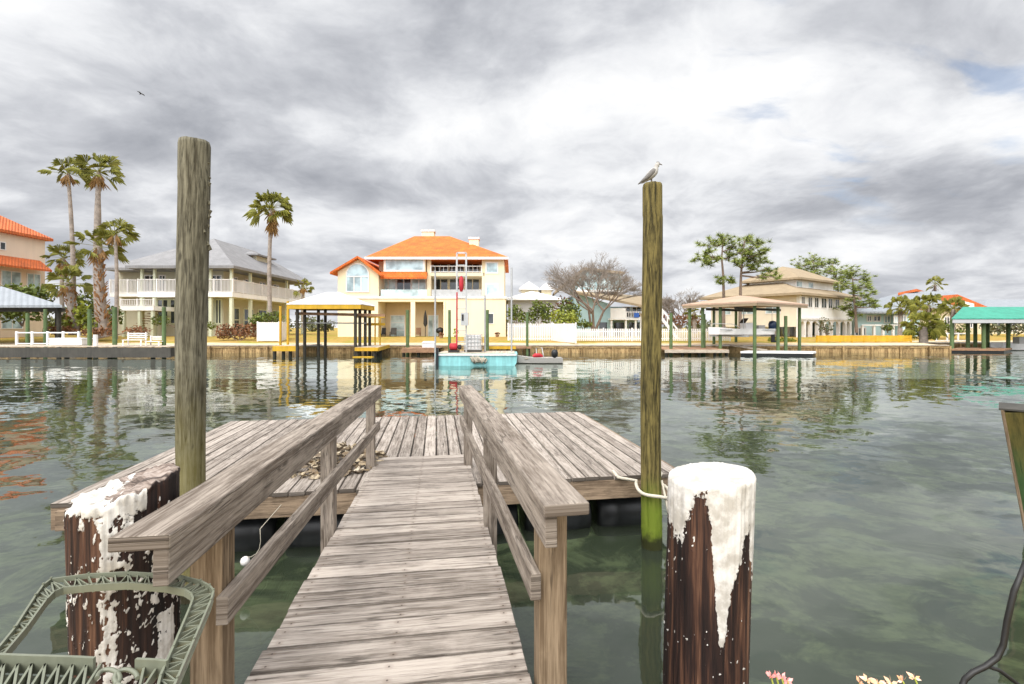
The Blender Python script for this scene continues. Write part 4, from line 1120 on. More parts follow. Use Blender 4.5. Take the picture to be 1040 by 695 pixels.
for px in (381, 386):
    mb = MB(); mb.bar((hx(px, 38.4), 38.4, .6), (hx(px, 38.4), 38.4, hz(320, 38.4)), .09, .09); mb.build('yellow_post', M['yellow'], h)
h = root('walkway', (hx(287, 36.5), 36.5, 0), 'small yellow edged walkway at the left foot of the white roofed boathouse', 'dock')
mb = MB(); mb.box(hx(277, 35.4), hx(301, 35.4), 35.42, 40.2, hz(352.3, 35.4), hz(351.5, 35.4)); mb.build('deck', M['deck_pale'], h)
mb = MB(); mb.box(hx(277, 35.4), hx(301, 35.4), 35.34, 35.415, hz(356.8, 35.4), hz(351.5, 35.4)); mb.build('edge_board', M['yellow'], h)
for px in (279, 288, 295):
    mb = MB(); mb.tube([(hx(px, 35.8), 35.8, -2), (hx(px, 35.8), 35.8, .55)], .13, 7); mb.build('support_pile', M['dark_pile'], h)
h = root('walkway', (hx(376, 36.5), 36.5, 0), 'yellow edged grey walkway at the right foot of the white roofed boathouse', 'dock')
q = [(hx(360.5, 34.6), 34.6), (hx(384, 34.6), 34.6), (hx(395, 40.1), 40.1), (hx(375, 40.1), 40.1)]
mb = MB(); mb.plate(q, .62, .70); mb.build('deck', M['deck_pale'], h)
mb = MB(); mb.bar((q[0][0], 34.54, .56), (q[1][0], 34.54, .56), .06, .26); mb.bar((q[1][0] + .04, 34.6, .56), (q[2][0] + .04, 40.1, .56), .06, .26); mb.build('edge_board', M['yellow'], h)
mb = MB(); mb.box(hx(358, 34), hx(378, 34), 34.0, 34.5, hz(364.6, 34), hz(362.4, 34)); mb.build('low_step', M['yellow'], h)
for px, y in ((363, 34.8), (380, 34.8), (386, 37), (384, 39)):
    mb = MB(); mb.tube([(hx(px, y), y, -2), (hx(px, y), y, .6)], .14, 7); mb.build('support_pile', M['dark_pile'], h)

# ------------------------------------------------------------------ orange-roofed house
h = root('orange_roof_house', (hx(430, 60), 60, 1.0), 'big three storey cream house with bright orange tiled roof', 'house')
d = 54.0; X = lambda p, dd=d: hx(p, dd); Zp = lambda p, dd=d: hz(p, dd)
gz = .95
m = MB()
m.box(X(343), X(384), d, 66, gz, Zp(303.5))                 # left block under the gable wing
m.box(X(452.5), X(513.5), d, 66, gz, Zp(303.5))
m.box(X(384) + .01, X(452.5) - .01, d, d + 2.9, Zp(306.5), Zp(303.5)); m.box(X(384) + .01, X(452.5) - .01, d + 3.4, 66, gz, Zp(303.5))
m.build('ground_floor_wall', M['cream'], h)
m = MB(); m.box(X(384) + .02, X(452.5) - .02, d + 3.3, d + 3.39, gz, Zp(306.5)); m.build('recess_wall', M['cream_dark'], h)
m = MB(); m.box(X(343) - .1, X(513.5) + .1, d - .12, 66, Zp(303.4), Zp(301.3)); m.build('terrace_slab', M['white_wall'], h)
m = MB(); m.box(X(417), X(421.5), d + .02, d + .5, gz, Zp(306.6)); m.build('column', M['cream'], h)
m = MB(); m.box(X(450.4), X(452.4), d - .05, d + .4, gz, Zp(306.6)); m.build('column', M['cream'], h)
I = I4
window(h, hx(397, 57.3), hx(411, 57.3), gz, hz(320.5, 57.3), d + 3.29, I, 0, 2, 'glass_pale', 'white', .1, name='garage_door')
window(h, hx(435, 57.3), hx(445, 57.3), gz, hz(320.5, 57.3), d + 3.29, I, 1, 0, 'glass_pale', 'white', .1, name='patio_door')
window(h, X(496), X(501.3), Zp(329), Zp(318.5), d, I, 0, 0, 'glass_dark', 'white', .08)
# gable wing
gx0, gx1 = X(343), X(384.5); ap = Zp(263.5)
m = MB(); m.prism([(gx0, Zp(301.2)), (gx1, Zp(301.2)), (gx1, Zp(278.5)), (X(364), ap), (gx0, Zp(276))], d + .01, 64); m.build('gable_wall', M['cream'], h)
m = MB()
a = (X(337), Zp(277.0)); b_ = (X(364.5), Zp(260.8)); c_ = (X(389), Zp(279.5))
m.slab([(a[0], d - .6, a[1]), (a[0], 62, a[1]), (b_[0], 62, b_[1]), (b_[0], d - .6, b_[1])][::-1], .24)
m.slab([(b_[0] + .01, d - .6, b_[1]), (b_[0] + .01, 62, b_[1]), (c_[0], 62, c_[1]), (c_[0], d - .6, c_[1])][::-1], .24)
m.build('gable_roof', M['orange_tile'], h)
# arched window: frame and pane
def arch(x0, x1, z0, z1, n=14):
    r = (x1 - x0) / 2; return [(x0, z0), (x1, z0)] + [((x0 + x1) / 2 + r * math.cos(i / n * PI), z1 - r + r * math.sin(i / n * PI)) for i in range(n + 1)]
xa, xb, za, zb_ = X(352.5), X(374), Zp(296), Zp(268.5)
po = arch(xa - .12, xb + .12, za - .12, zb_ + .12); pi_ = arch(xa, xb, za, zb_)
m = MB(); n = len(po)
vv = [(x, d - .08, z) for x, z in po] + [(x, d - .08, z) for x, z in pi_] + [(x, d + .02, z) for x, z in po] + [(x, d + .02, z) for x, z in pi_]
m.add(vv, [(i, (i + 1) % n, (i + 1) % n + n, i + n) for i in range(n)] + [(i + 2 * n, i, (i + 1) % n, (i + 1) % n + 2 * n)[::-1] for i in range(n)] + [(i + n, (i + 1) % n + n, (i + 1) % n + 3 * n, i + 3 * n) for i in range(n)])
zc = Zp(281); m.box(xa, xb, d - .075, d - .012, zc - .06, zc + .06)
for u in (1 / 3, 2 / 3): m.box(xa + (xb - xa) * u - .05, xa + (xb - xa) * u + .05, d - .07, d - .012, za, zc - .061)
w_ = m.build('arched_window', M['white'], h)
m = MB(); m.prism(pi_, d - .03, d - .005); m.build('pane', M['glass_blue'], w_)
# second and third floor
d2 = 56.6
m = MB(); m.box(hx(384.5, d2) + .05, hx(434, d2), d2, 66, Zp(301.2), hz(262, d2)); m.box(hx(492, 55.2), hx(512, 55.2), 55.2, 66, Zp(301.2), hz(263.5, 55.2)); m.box(hx(434, d2) + .01, hx(492, 55.2) - .01, 59.2, 66, Zp(301.2), hz(262, d2)); m.build('upper_wall', M['cream'], h)
window(h, hx(386.5, d2), hx(402, d2), Zp(301), hz(283.5, d2), d2, I, 1, 0, 'glass_pale', 'white', .12)
window(h, hx(402.8, d2), hx(417.5, d2), Zp(301), hz(283.5, d2), d2, I, 1, 0, 'glass_dark', 'white', .12, name='patio_door')
window(h, hx(418.3, d2), hx(432.5, d2), Zp(301), hz(283.5, d2), d2, I, 1, 0, 'glass_pale', 'white', .12)
m = MB(); m.box(hx(389.5, 55), hx(432, 55), 55.0, d2 - .01, hz(276.2, 55), hz(262, 55)); m.build('added_window_bay', M['cream'], h)  # bay added to bring the window out from under the eave, into sky light
window(h, hx(391, 55), hx(430.5, 55), hz(275.2, 55), hz(263, 55), 55.0, I, 0, 0, 'glass_blue', 'white', .2, name='picture_window')
m = MB(); m.slab([(hx(386, 54.2), 54.2, hz(281.5, 54.2)), (hx(433.5, 54.2), 54.2, hz(281.5, 54.2)), (hx(433.3, 54.98), 54.98, hz(276.4, 54.98)), (hx(388, 54.98), 54.98, hz(276.4, 54.98))], .2); m.box(hx(387, 55), hx(433.3, 55), 54.99, d2 - .02, hz(281.2, 55), hz(276.3, 55)); m.build('skirt_roof', M['orange_tile'], h)
for y0_, y1_ in ((277, 280.5),):
    m = MB(); m.box(hx(434, 55.3) + .02, hx(491, 55.3), 55.3, 59.15, hz(y1_, 55.3), hz(y0_, 55.3)); m.build('balcony_slab', M['cream'], h)
for px0, px1 in ((433.6, 437.5), (489.4, 492)):
    m = MB(); m.box(hx(px0, 55.3), hx(px1, 55.3), 55.32, 55.9, Zp(301.2), hz(280.6, 55.3)); m.box(hx(px0, 55.3), hx(px1, 55.3), 55.36, 55.86, hz(276.9, 55.3), hz(263, 55.3)); m.build('column', M['cream'], h)
for za, zb2 in ((Zp(301), hz(283, 59)), (hz(276.8, 57), hz(265, 58))):
    for px0, px1 in ((440, 455), (456.5, 471), (473, 487)):
        window(h, hx(px0, 59.2), hx(px1, 59.2), za + .1, zb2, 59.2, I, 1, 0, 'glass_dark', 'cream', .12, name='balcony_door')
railing(h, (hx(437.6, 55.4), 55.4, 0), (hx(489, 55.4), 55.4, 0), hz(276.9, 55.3), hz(270.4, 55.3), M['white_metal'], .5, .03, 2.4)
for a, b in ((386, 433), (438, 489)):
    m = MB(); m.box(X(a), X(b), 54.3, 54.33, Zp(301.2), Zp(294)); m.build('glass_railing', M['glass_pale'] if a < 400 else M['galv'], h)
for (px0, px1, a, b) in ((493.6, 505.5, 277.5, 266.8), (493.6, 505.5, 300.5, 288.8)):
    window(h, hx(px0, 55.2), hx(px1, 55.2), hz(a, 55.2), hz(b, 55.2), 55.2, I, 0, 0, 'glass_blue', 'white', .14)
ze = hz(261.5, 55); zr = hz(240, 61.5)
m = MB(); m.hip(hx(372, 55), hx(516, 55), 54.6, 68.4, ze, zr, .26, rx=(hx(421, 61.5), hx(456.5, 61.5)), ry=(61.5, 61.5)); rf = m.build('roof', M['orange_tile'], h)
m = MB(); m.box(hx(371.5, 55), hx(516.3, 55), 54.48, 54.58, ze - .30, ze - .02); m.build('gutter', M['white'], h)
for px0, px1, t0, t1, dd in ((428.5, 440.5, 233.5, 243, 63), (476.5, 486, 241, 256, 58.5)):
    m = MB(); m.box(hx(px0, dd), hx(px1, dd), dd, dd + 1.2, hz(t1, dd), hz(t0, dd) - .25); ch = m.build('chimney', M['cream'], h)
    m = MB(); m.box(hx(px0, dd) - .1, hx(px1, dd) + .1, dd - .1, dd + 1.3, hz(t0, dd) - .245, hz(t0, dd)); m.build('chimney_cap', M['white'], ch)
# patio things under the house
u = root('parasol', (hx(432, 55), 55, gz), 'closed dark parasol under the orange roofed house', 'parasol')
mb = MB(); mb.tube([(hx(432, 55), 55, gz), (hx(432, 55), 55, hz(330, 55))], .04, 6); mb.build('pole', M['dark'], u)
mb = MB(); mb.tube([(hx(432, 55), 55, hz(z_, 55)) for z_ in (332, 329, 322, 318, 315)], [.08, .24, .18, .10, .02], 10); mb.build('canopy', M['dark'], u)
def patio_chair(px, d, label, mat, s=1.0):
    x = hx(px, d); o = root('patio_chair', (x, d, gz), label, 'chair', 'patio chairs under the orange roofed house')
    mb = MB(); mb.box(x - .35, x + .35, d - .35, d + .3, gz + .36, gz + .48); mb.build('seat', mat, o)
    mb = MB(); mb.slab([(x - .35, d + .3, gz + .5), (x + .35, d + .3, gz + .5), (x + .33, d + .5, gz + 1.15), (x - .33, d + .5, gz + 1.15)], .1); mb.build('backrest', mat, o)
    for sx in (-.35, .29):
        for sy in (-.33, .22):
            mb = MB(); mb.box(x + sx, x + sx + .06, d + sy, d + sy + .06, gz, gz + .36); mb.build('leg', mat, o)
        mb = MB(); mb.box(x + sx, x + sx + .06, d - .34, d + .3, gz + .6, gz + .66); mb.build('armrest', mat, o)
patio_chair(388, 55.2, 'dark patio chair at the left end under the orange roofed house', M['dark']); patio_chair(399, 55.4, 'dark patio chair beside the pale garage door', M['deck_dark']); patio_chair(424, 55.6, 'reddish brown patio chair left of the closed parasol', M['deck_red'])
gr = root('kettle_grill', (hx(447, 54.8), 54.8, gz), 'big round black grill at the right under the orange roofed house', 'grill')
c = (hx(447, 54.8), 54.8); mb = MB(); mb.tube([(c[0], c[1], gz + q) for q in (.5, .62, .85, 1.05, 1.2)], [.25, .45, .5, .42, .08], 14); mb.build('bowl', M['black'], gr)
for a in (0, 2.1, 4.2):
    mb = MB(); mb.bar((c[0] + .35 * math.cos(a), c[1] + .35 * math.sin(a), gz), (c[0] + .2 * math.cos(a), c[1] + .2 * math.sin(a), gz + .6), .05, .05); mb.build('leg', M['black'], gr)
def potted(px, py, d, label, hgt=.6, mat='bush'):
    x = hx(px, d); z = hz(py, d); o = root('potted_plant', (x, d, z), label, 'plant')
    mb = MB(); mb.tube([(x, d, z), (x, d, z + .3)], [.16, .22], 10); mb.build('pot', M['deck_red'], o)
    mb = MB(); mb.leaves((x, d, z + .3 + hgt * .5), (.28, .28, hgt * .5), 60, .2, R); mb.build('foliage', M[mat], o)
potted(463, 343.5, 53, 'potted plant by the ground floor wall behind the ladder frame', .8, 'bush_yellow'); potted(505, 342.5, 53.2, 'small terracotta pot at the right corner of the orange roofed house', .2, 'bush_red'); potted(448, 344, 50, 'low potted plant on the lawn before the black grill', .35, 'bush_red')

# ------------------------------------------------------------------ small dock, barge, skiff
h = root('low_dock', (hx(425, 38.5), 38.5, 0), 'small reddish brown low dock left of the turquoise barge', 'dock')
mb = MB(); x = hx(408, 37.2)
while x < hx(443, 37.2):
    mb.bar((x + .1, 37.2, .50), (x + .1, 40.15, .50), .19, .05, up=(0, 0, 1)); x += .2
mb.build('decking', M['deck_red'], h)
mb = MB(); mb.box(hx(408, 37.2), hx(443, 37.2), 37.12, 37.19, .18, .5); mb.build('edge_board', M['deck_red'], h)
for px in (410, 425, 441):
    mb = MB(); mb.tube([(hx(px, 37.5), 37.5, -2), (hx(px, 37.5), 37.5, .45)], .12, 7); mb.build('support_pile', M['dark_pile'], h)
h = root('dock_box', (hx(435, 38.2), 38.2, .53), 'white storage box on the small reddish dock', 'box')
x0, x1 = hx(429, 38), hx(441.5, 38); mb = MB(); mb.box(x0, x1, 37.9, 38.6, .53, hz(348.3, 38)); mb.build('body', M['white'], h, bevel=.02)
mb = MB(); mb.slab([(x0 - .03, 37.86, hz(348, 38)), (x1 + .03, 37.86, hz(348, 38)), (x1 + .03, 38.64, hz(346.8, 38)), (x0 - .03, 38.64, hz(346.8, 38))], .06); mb.build('lid', M['white_metal'], h)
B = 26.6
S2 = 28.6
h = root('work_barge', (hx(484, B), B + 1.3, 0), 'turquoise flat work barge moored before the orange roofed house', 'barge')
xa, xb = hx(443, B), hx(524.5, B); zt = hz(359.5, B)
mb = MB()
def hull(mb, y0, y1):
    v = []
    for x, zb in ((xa, zt - .5), (xa + .25, -.25), (xb - .25, -.25), (xb, zt - .5)): v += [(x, y0, zb), (x, y1, zb)]
    top = [(xa - .05, y0 - .05, zt), (xa - .05, y1 + .05, zt), (xb + .05, y0 - .05, zt), (xb + .05, y1 + .05, zt)]
    v += top
    mb.add(v, [(0, 2, 4, 6, 10, 8), (1, 9, 11, 7, 5, 3), (0, 8, 9, 1), (6, 7, 11, 10), (0, 1, 3, 2), (2, 3, 5, 4), (4, 5, 7, 6), (8, 10, 11, 9)])
hull(mb, B, B + 2.6); mb.build('hull', M['turquoise'], h)
mb = MB(); mb.box(xa + .1, xb - .1, B + .1, B + 2.5, zt + .004, zt + .045); mb.build('deck', M['deck_pale'], h)
mb = MB(); mb.bar((xa, B - .09, zt - .05), (xb, B - .09, zt - .05), .06, .09); mb.build('rub_rail', M['white'], h)
mb = MB(); rr = random.Random(3)
for i in range(14):
    a = hx(478 + i * 1.0, B); mb.tube([(a, B - .13, zt - .12 - rr.random() * .12), (a + .1, B - .16, zt - .32 - rr.random() * .2), (a + .2, B - .12, zt - .2 - rr.random() * .2)], .05, 5)
tag(mb.build('rope_fender', M['rope'], h), 'tangled tan rope bundle on the barge side')
zd = zt + .05
# ladder frame
xl, xr_ = hx(464, B + .8), hx(473.5, B + .8); zl = hz(257, B + .8)
lf = MB()
for x in (xl, xr_): lf.bar((x, B + .8, zd), (x, B + .8, zl), .09, .09)
lf.bar((xl, B + .8, zl), (xr_, B + .8, zl), .09, .09)
z = zd + .6
while z < zl - .3: lf.bar((xl, B + .8, z), (xr_, B + .8, z), .05, .05); z += .62
lf.build('ladder_frame', M['galv'], h)
lf = MB(); lf.bar((xl - .0, B + .7, zd), (xl + .02, B + .7, hz(296, B)), .07, .07); lf.build('red_strut', M['red'], h)
lf = MB(); zz = hz(289, B + .8); lf.tube([((xl + xr_) / 2, B + .7, zz - .42), ((xl + xr_) / 2, B + .68, zz - .2), ((xl + xr_) / 2, B + .68, zz + .3), ((xl + xr_) / 2, B + .7, zz + .46)], [.07, .13, .13, .05], 10); lf.build('red_bag', M['red'], h)
lf = MB(); lf.box(hx(468, B + .7), hx(476, B + .7), B + .5, B + .74, hz(331, B + .7), hz(317.5, B + .7)); cb = lf.build('control_box', M['galv'], h)
lf = MB(); lf.box(hx(469.3, B + .7), hx(471.3, B + .7), B + .47, B + .495, hz(326, B + .7), hz(319.5, B + .7)); lf.build('gauge', M['dark'], cb)
# spud poles
for px, y0_ in ((442, 275), (492.5, 300), (519.5, 272)):
    lf = MB(); x = hx(px, B + 1.3); lf.tube([(x, B + 1.3, -2), (x, B + 1.3, hz(y0_, B + 1.3))], .055, 7); lf.build('spud_pole', M['galv'], h)
mb = MB(); x = hx(444.5, B); mb.bar((x, B - .14, -.2), (x, B - .14, hz(353, B)), .14, .12); mb.build('corner_fender', M['black'], h)
t = root('caged_tank', (hx(480, B + 1), B + 1, zd), 'white caged liquid tank standing on the turquoise barge', 'tank')
x0, x1 = hx(471.5, B + .8), hx(488.5, B + .8); za, zb2 = zd, hz(339.8, B + .8)
mb = MB(); mb.box(x0 + .05, x1 - .05, B + .85, B + 1.85, za + .14, zb2 - .04); mb.build('bottle', M['white'], t, bevel=.05)
mb = MB()
for i in range(6):
    x = x0 + (x1 - x0) * i / 5; mb.bar((x, B + .8, za + .13), (x, B + .8, zb2), .035, .035); mb.bar((x, B + 1.9, za + .13), (x, B + 1.9, zb2), .035, .035)
for i in range(5):
    z = za + .15 + (zb2 - za - .16) * i / 4; mb.bar((x0, B + .79, z), (x1, B + .79, z), .035, .035); mb.bar((x0, B + .79, z), (x0, B + 1.9, z), .035, .035); mb.bar((x1, B + .79, z), (x1, B + 1.9, z), .035, .035)
mb.build('cage', M['galv'], t)
mb = MB(); mb.box(x0, x1, B + .8, B + 1.9, za + .01, za + .125); mb.build('pallet', M['deck_dark'], t)
t = root('engine', (hx(461, B + .6), B + .6, zd), 'small dark red pump engine on the left half of the turquoise barge', 'engine')
c = Vector((hx(461, B + .6), B + .6, zd)); mb = MB(); mb.box(c.x - .3, c.x + .3, c.y - .2, c.y + .2, c.z, c.z + .12); mb.build('base', M['dark'], t)
mb = MB(); mb.tube([c + Vector((-.25, 0, .32)), c + Vector((-.2, 0, .32)), c + Vector((.15, 0, .32)), c + Vector((.2, 0, .32))], [.1, .2, .2, .1], 10); mb.build('body', M['red'], t)
mb = MB(); mb.tube([c + Vector((.2, 0, .3)), c + Vector((.26, 0, .3)), c + Vector((.40, 0, .3)), c + Vector((.42, 0, .3))], [.05, .14, .14, .05], 10); mb.build('cylinder_head', M['dark'], t)

h = root('skiff', (hx(548, S2), S2, 0), 'small open grey skiff with a dark outboard motor beside the barge', 'boat')
sk = [(-1.9, .05, .10), (-1.5, .34, .30), (-.5, .58, .40), (.8, .62, .42), (1.75, .55, .42)]
def boat_hull(mb, cx, cy, secs, z_keel, z_gun, flip=1, thick=.05, M_=None):
    v = []; n = len(secs)
    for x, w, dz in secs:
        for yy, zz in ((-w, z_gun + (.12 if x * flip < secs[0][0] * .7 else 0)), (-w * .85, z_keel + .16), (0, z_keel + (.0 if abs(x) < 1.8 else .12)), (w * .85, z_keel + .16), (w, z_gun + (.12 if x * flip < secs[0][0] * .7 else 0)), (w - thick, z_gun), (w * .7, z_keel + .2), (-w * .7, z_keel + .2), (-w + thick, z_gun)):
            v.append((cx + x * flip, cy + yy, zz))
    fs = []
    for i in range(n - 1):
        for k in range(9): fs.append((i * 9 + k, i * 9 + (k + 1) % 9, (i + 1) * 9 + (k + 1) % 9, (i + 1) * 9 + k))
    fs += [tuple(reversed(range(9))), tuple(range((n - 1) * 9, n * 9))]
    mb.add(v, fs)
cx = hx(547, S2)
mb = MB(); boat_hull(mb, cx, S2, [(a * .8, b * .85, c) for a, b, c in sk], -.12, .34); mb.build('hull', M['feather_white'], h)
for x in (-.7, .5):
    mb = MB(); mb.box(cx + x - .14, cx + x + .14, S2 - .42, S2 + .42, .27, .31); mb.build('bench_seat', M['deck_pale'], h)
def outboard(par, p, s=1.0, mat='black'):
    mb = MB(); mb.tube([p + Vector((0, 0, q)) * s for q in (.28, .34, .62, .78, .82)], [.10 * s, .18 * s, .19 * s, .14 * s, .03 * s], 12, sx=1.25); o = mb.build('outboard_motor', M[mat], par)
    mb = MB(); mb.bar(p + Vector((0, 0, .3)) * s, p + Vector((.03, 0, -.45)) * s, .12 * s, .18 * s); mb.bar(p + Vector((-.08, 0, -.40)) * s, p + Vector((.25, 0, -.40)) * s, .09 * s, .11 * s); mb.build('shaft', M['black'], o)
    return o
outboard(h, Vector((hx(563, S2), S2 - .15, .12)), .85)
mb = MB(); mb.tube([(cx - .35, S2, .40), (cx - .2, S2, .46), (cx + .1, S2, .46), (cx + .25, S2, .40)], [.06, .13, .12, .04], 8); mb.build('red_bundle', M['red'], h)
mb = MB(); mb.tube([(cx - .1, S2, .35), (cx - .15, S2, .9), (cx + .2, S2, .92), (cx + .3, S2, .35)], .03, 6); mb.build('grab_rail', M['galv'], h)
h = root('dock_platform', (hx(500, 39.4), 39.4, 0), 'yellow edged low platform behind the turquoise barge', 'dock')
mb = MB(); mb.box(hx(492, 39.3), hx(540, 39.3), 39.36, 40.1, .40, .56); mb.build('deck', M['deck_red'], h)
mb = MB(); mb.box(hx(492, 39.3), hx(524, 39.3), 39.28, 39.355, .36, .60); mb.build('edge_board', M['yellow'], h)
for px in (495, 515, 537):
    mb = MB(); mb.tube([(hx(px, 39.6), 39.6, -2), (hx(px, 39.6), 39.6, .42)], .11, 7); mb.build('support_pile', M['dark_pile'], h)
# ================================================================== right half of the far bank
# white cottage behind the fence
h = root('white_cottage', (hx(535, 62), 62, 1.1), 'small grey cottage with bright white stepped roofs right of the orange roofed house', 'house')
m = MB(); m.box(hx(516, 60), hx(566, 60), 60, 70, .9, hz(304, 60)); m.build('wall', M['grey_wall'], h)
m = MB(); m.hip(hx(512, 60), hx(570, 60), 59.2, 70.8, hz(303.5, 60), hz(297, 65), .2); m.build('roof', M['white_roof'], h)
m = MB(); m.box(hx(530, 65), hx(546, 65), 63, 67, hz(303, 65), hz(295, 65)); m.box(hx(549, 65), hx(559, 65), 63.5, 67, hz(303, 65), hz(295, 65)); b_ = m.build('upper_wall', M['cream'], h)
m = MB(); m.hip(hx(527, 65), hx(546.5, 65), 62.4, 67.6, hz(294.5, 65), hz(287, 65), .15); m.hip(hx(547, 65), hx(561.5, 65), 63, 67.6, hz(294.5, 65), hz(288, 65), .15); m.build('upper_roof', M['white_roof'], h)
for a, b in ((522, 527), (552, 558)): window(h, hx(a, 60), hx(b, 60), hz(322, 60), hz(311, 60), 60, I4, 1, 0, 'glass_dark', 'white', .1)

# white pickets
zq = .82
picket('white picket fence right of the orange roofed house', [(hx(516, 46), 46), (hx(561, 46), 46)], zq, hz(328.8, 46), .17, .10)
picket('tall white board fence section slanting towards the seawall', [(hx(561, 46), 46.0), (hx(583.5, 41.6), 41.6)], .75, hz(329, 46), .15, .13)
picket('long white picket fence in front of the blue house', [(hx(584.2, 44.5), 44.5), (hx(700, 44.5), 44.5), (hx(742, 44.8), 44.8)], .85, hz(334, 44.5), .17, .10)

# shrubs in front of the cottage
shrub('dark green shrub against the right wall of the orange roofed house', [(524, 317, 8, 9, 0), (519, 320, 6, 9, 0), (530, 322, 5, 7, 0)], 49, 'bush', .3, 70)
shrub('tall dark green tree before the white cottage', [(546, 314, 9, 12, 0), (555, 318, 9, 12, 0), (540, 322, 8, 9, 0)], 49, 'bush', .32, 70, name='bush', cat='bush')
shrub('brown topped tall shrub at the left wall of the blue house', [(573, 310, 10, 12, 0), (579, 316, 9, 10, 0), (565, 318, 7, 9, 0)], 50.5, 'bush_red', .28, 40, name='bush', cat='bush')
shrub('tall dark shrub behind the bright green rounded one', [(575, 314, 10, 12, 0), (584, 318, 7, 12, 0)], 49.6, 'bush', .3, 60, name='bush', cat='bush')
shrub('bright green rounded shrub behind the slanting white fence', [(567, 322, 10, 9, 0), (579, 323, 10, 9, 0), (572, 327, 14, 7, 0)], 47, 'bush_yellow', .26, 80)
shrub('low green shrub left of the bare tree trunk', [(589, 328, 8, 6, 0), (597, 330, 5, 4, 0)], 47.6, 'bush', .26, 80)

# blue house
h = root('blue_house', (hx(620, 58), 58, 1.05), 'light blue house with pale glass gable and low grey brown roof behind the bare tree', 'house')
D = 57.0
m = MB(); m.prism([(hx(586, D), 1.0), (hx(620, D), 1.0), (hx(620, D), hz(309, D)), (hx(586, D), hz(298, D))], D, 66); m.box(hx(620, D) + .01, hx(652, D), D + 1.9, 66, 1.0, hz(311, D)); m.build('wall', M['blue_wall'], h)
m = MB(); m.slab([(hx(582, D), D - .8, hz(296.5, D)), (hx(655, D), D - .8, hz(311, D)), (hx(690, 66), 68, hz(304, 66)), (hx(592, 66), 68, hz(293, 66))], .28); m.build('roof', M['tan_shingle'], h)
m = MB(); m.prism([(hx(583, 60), hz(296, 60)), (hx(633, 60), hz(296, 60)), (hx(630.5, 60), hz(277, 60)), (hx(592, 60), hz(273, 60))], 60.3, 66); m.build('gable_wall', M['blue_wall'], h)
m = MB(); m.prism([(hx(607, 60), hz(291, 60)), (hx(631, 60), hz(291.5, 60)), (hx(629.5, 60), hz(278.5, 60)), (hx(611, 60), hz(277, 60))], 60.2, 60.29); m.build('gable_glass', M['glass_pale'], h)
m = MB(); m.prism([(hx(588, 60), hz(291, 60)), (hx(604, 60), hz(291, 60)), (hx(606.5, 60), hz(277, 60)), (hx(594, 60), hz(275, 60))], 60.2, 60.29); m.build('gable_glass', M['glass_pale'], h)
m = MB(); m.slab([(hx(564, 60), 59.6, hz(295, 60)), (hx(593, 60), 59.6, hz(272, 60)), (hx(594.5, 60), 67, hz(272, 60)), (hx(566, 60), 67, hz(295, 60))], .35)
m.slab([(hx(592, 60), 59.6, hz(272, 60)), (hx(634, 60), 59.6, hz(276.5, 60)), (hx(634, 60), 67, hz(276.5, 60)), (hx(592, 60), 67, hz(272, 60))], .3); m.build('gable_roof', M['tan_shingle'], h)
m = MB(); m.box(hx(584, 59.6), hx(632, 59.6), 59.4, 60.25, hz(297, 59.6), hz(294.4, 59.6)); m.build('balcony_band', M['white_wall'], h)
railing(h, (hx(588, 59.5), 59.5, 0), (hx(632, 59.5), 59.5, 0), hz(296.5, 59.5), hz(291.5, 59.5), M['white'], .45, .05, 1.9)
m = MB(); m.box(hx(620, 55.6), hx(656, 55.6), 55.6, D + 1.85, hz(325, 55.6), hz(323.3, 55.6)); m.build('balcony_floor', M['white_wall'], h)
railing(h, (hx(636, 55.7), 55.7, 0), (hx(656, 55.7), 55.7, 0), hz(323.3, 55.6), hz(317, 55.6), M['white'], .3, .05, 1.6)
m = MB(); m.box(hx(620, 55.65), hx(635.5, 55.65), 55.62, 55.72, hz(323.2, 55.6), hz(313, 55.6)); m.build('balcony_panel', M['white_wall'], h)
for px in (620.4, 635, 645, 655):
    m = MB(); m.box(hx(px, 55.7), hx(px, 55.7) + .2, 55.76, 55.96, 1.0, hz(325.1, 55.7)); m.build('balcony_post', M['white_wall'], h)
for a, b in ((632, 640), (642, 651)): window(h, hx(a, D + 1.9), hx(b, D + 1.9), hz(322.5, D + 1.9), hz(312, D + 1.9), D + 1.9, I4, 1, 0, 'glass_dark', 'white', .1)
for a, b in ((608, 617), (623, 634), (638, 650)): window(h, hx(a, D if a < 620 else D + 1.9), hx(b, D if a < 620 else D + 1.9), 1.05, hz(327, D), D if a < 620 else D + 1.9, I4, 0, 0, 'glass_dark', 'blue_wall', .1, name='carport_shade_pane')  # shade inside the openings put in as dark panes on the wall
m = MB(); m.box(hx(644, 55.55), hx(649, 55.55), 55.5, 55.58, hz(322.5, 55.5), hz(318, 55.5)); mm, g, b = material('blue_towel'); b.inputs['Base Color'].default_value = (.04, .12, .42, 1); b.inputs['Roughness'].default_value = .9
tag(m.build('beach_towel', mm), 'blue towel hanging on the balcony rail of the blue house', 'towel')

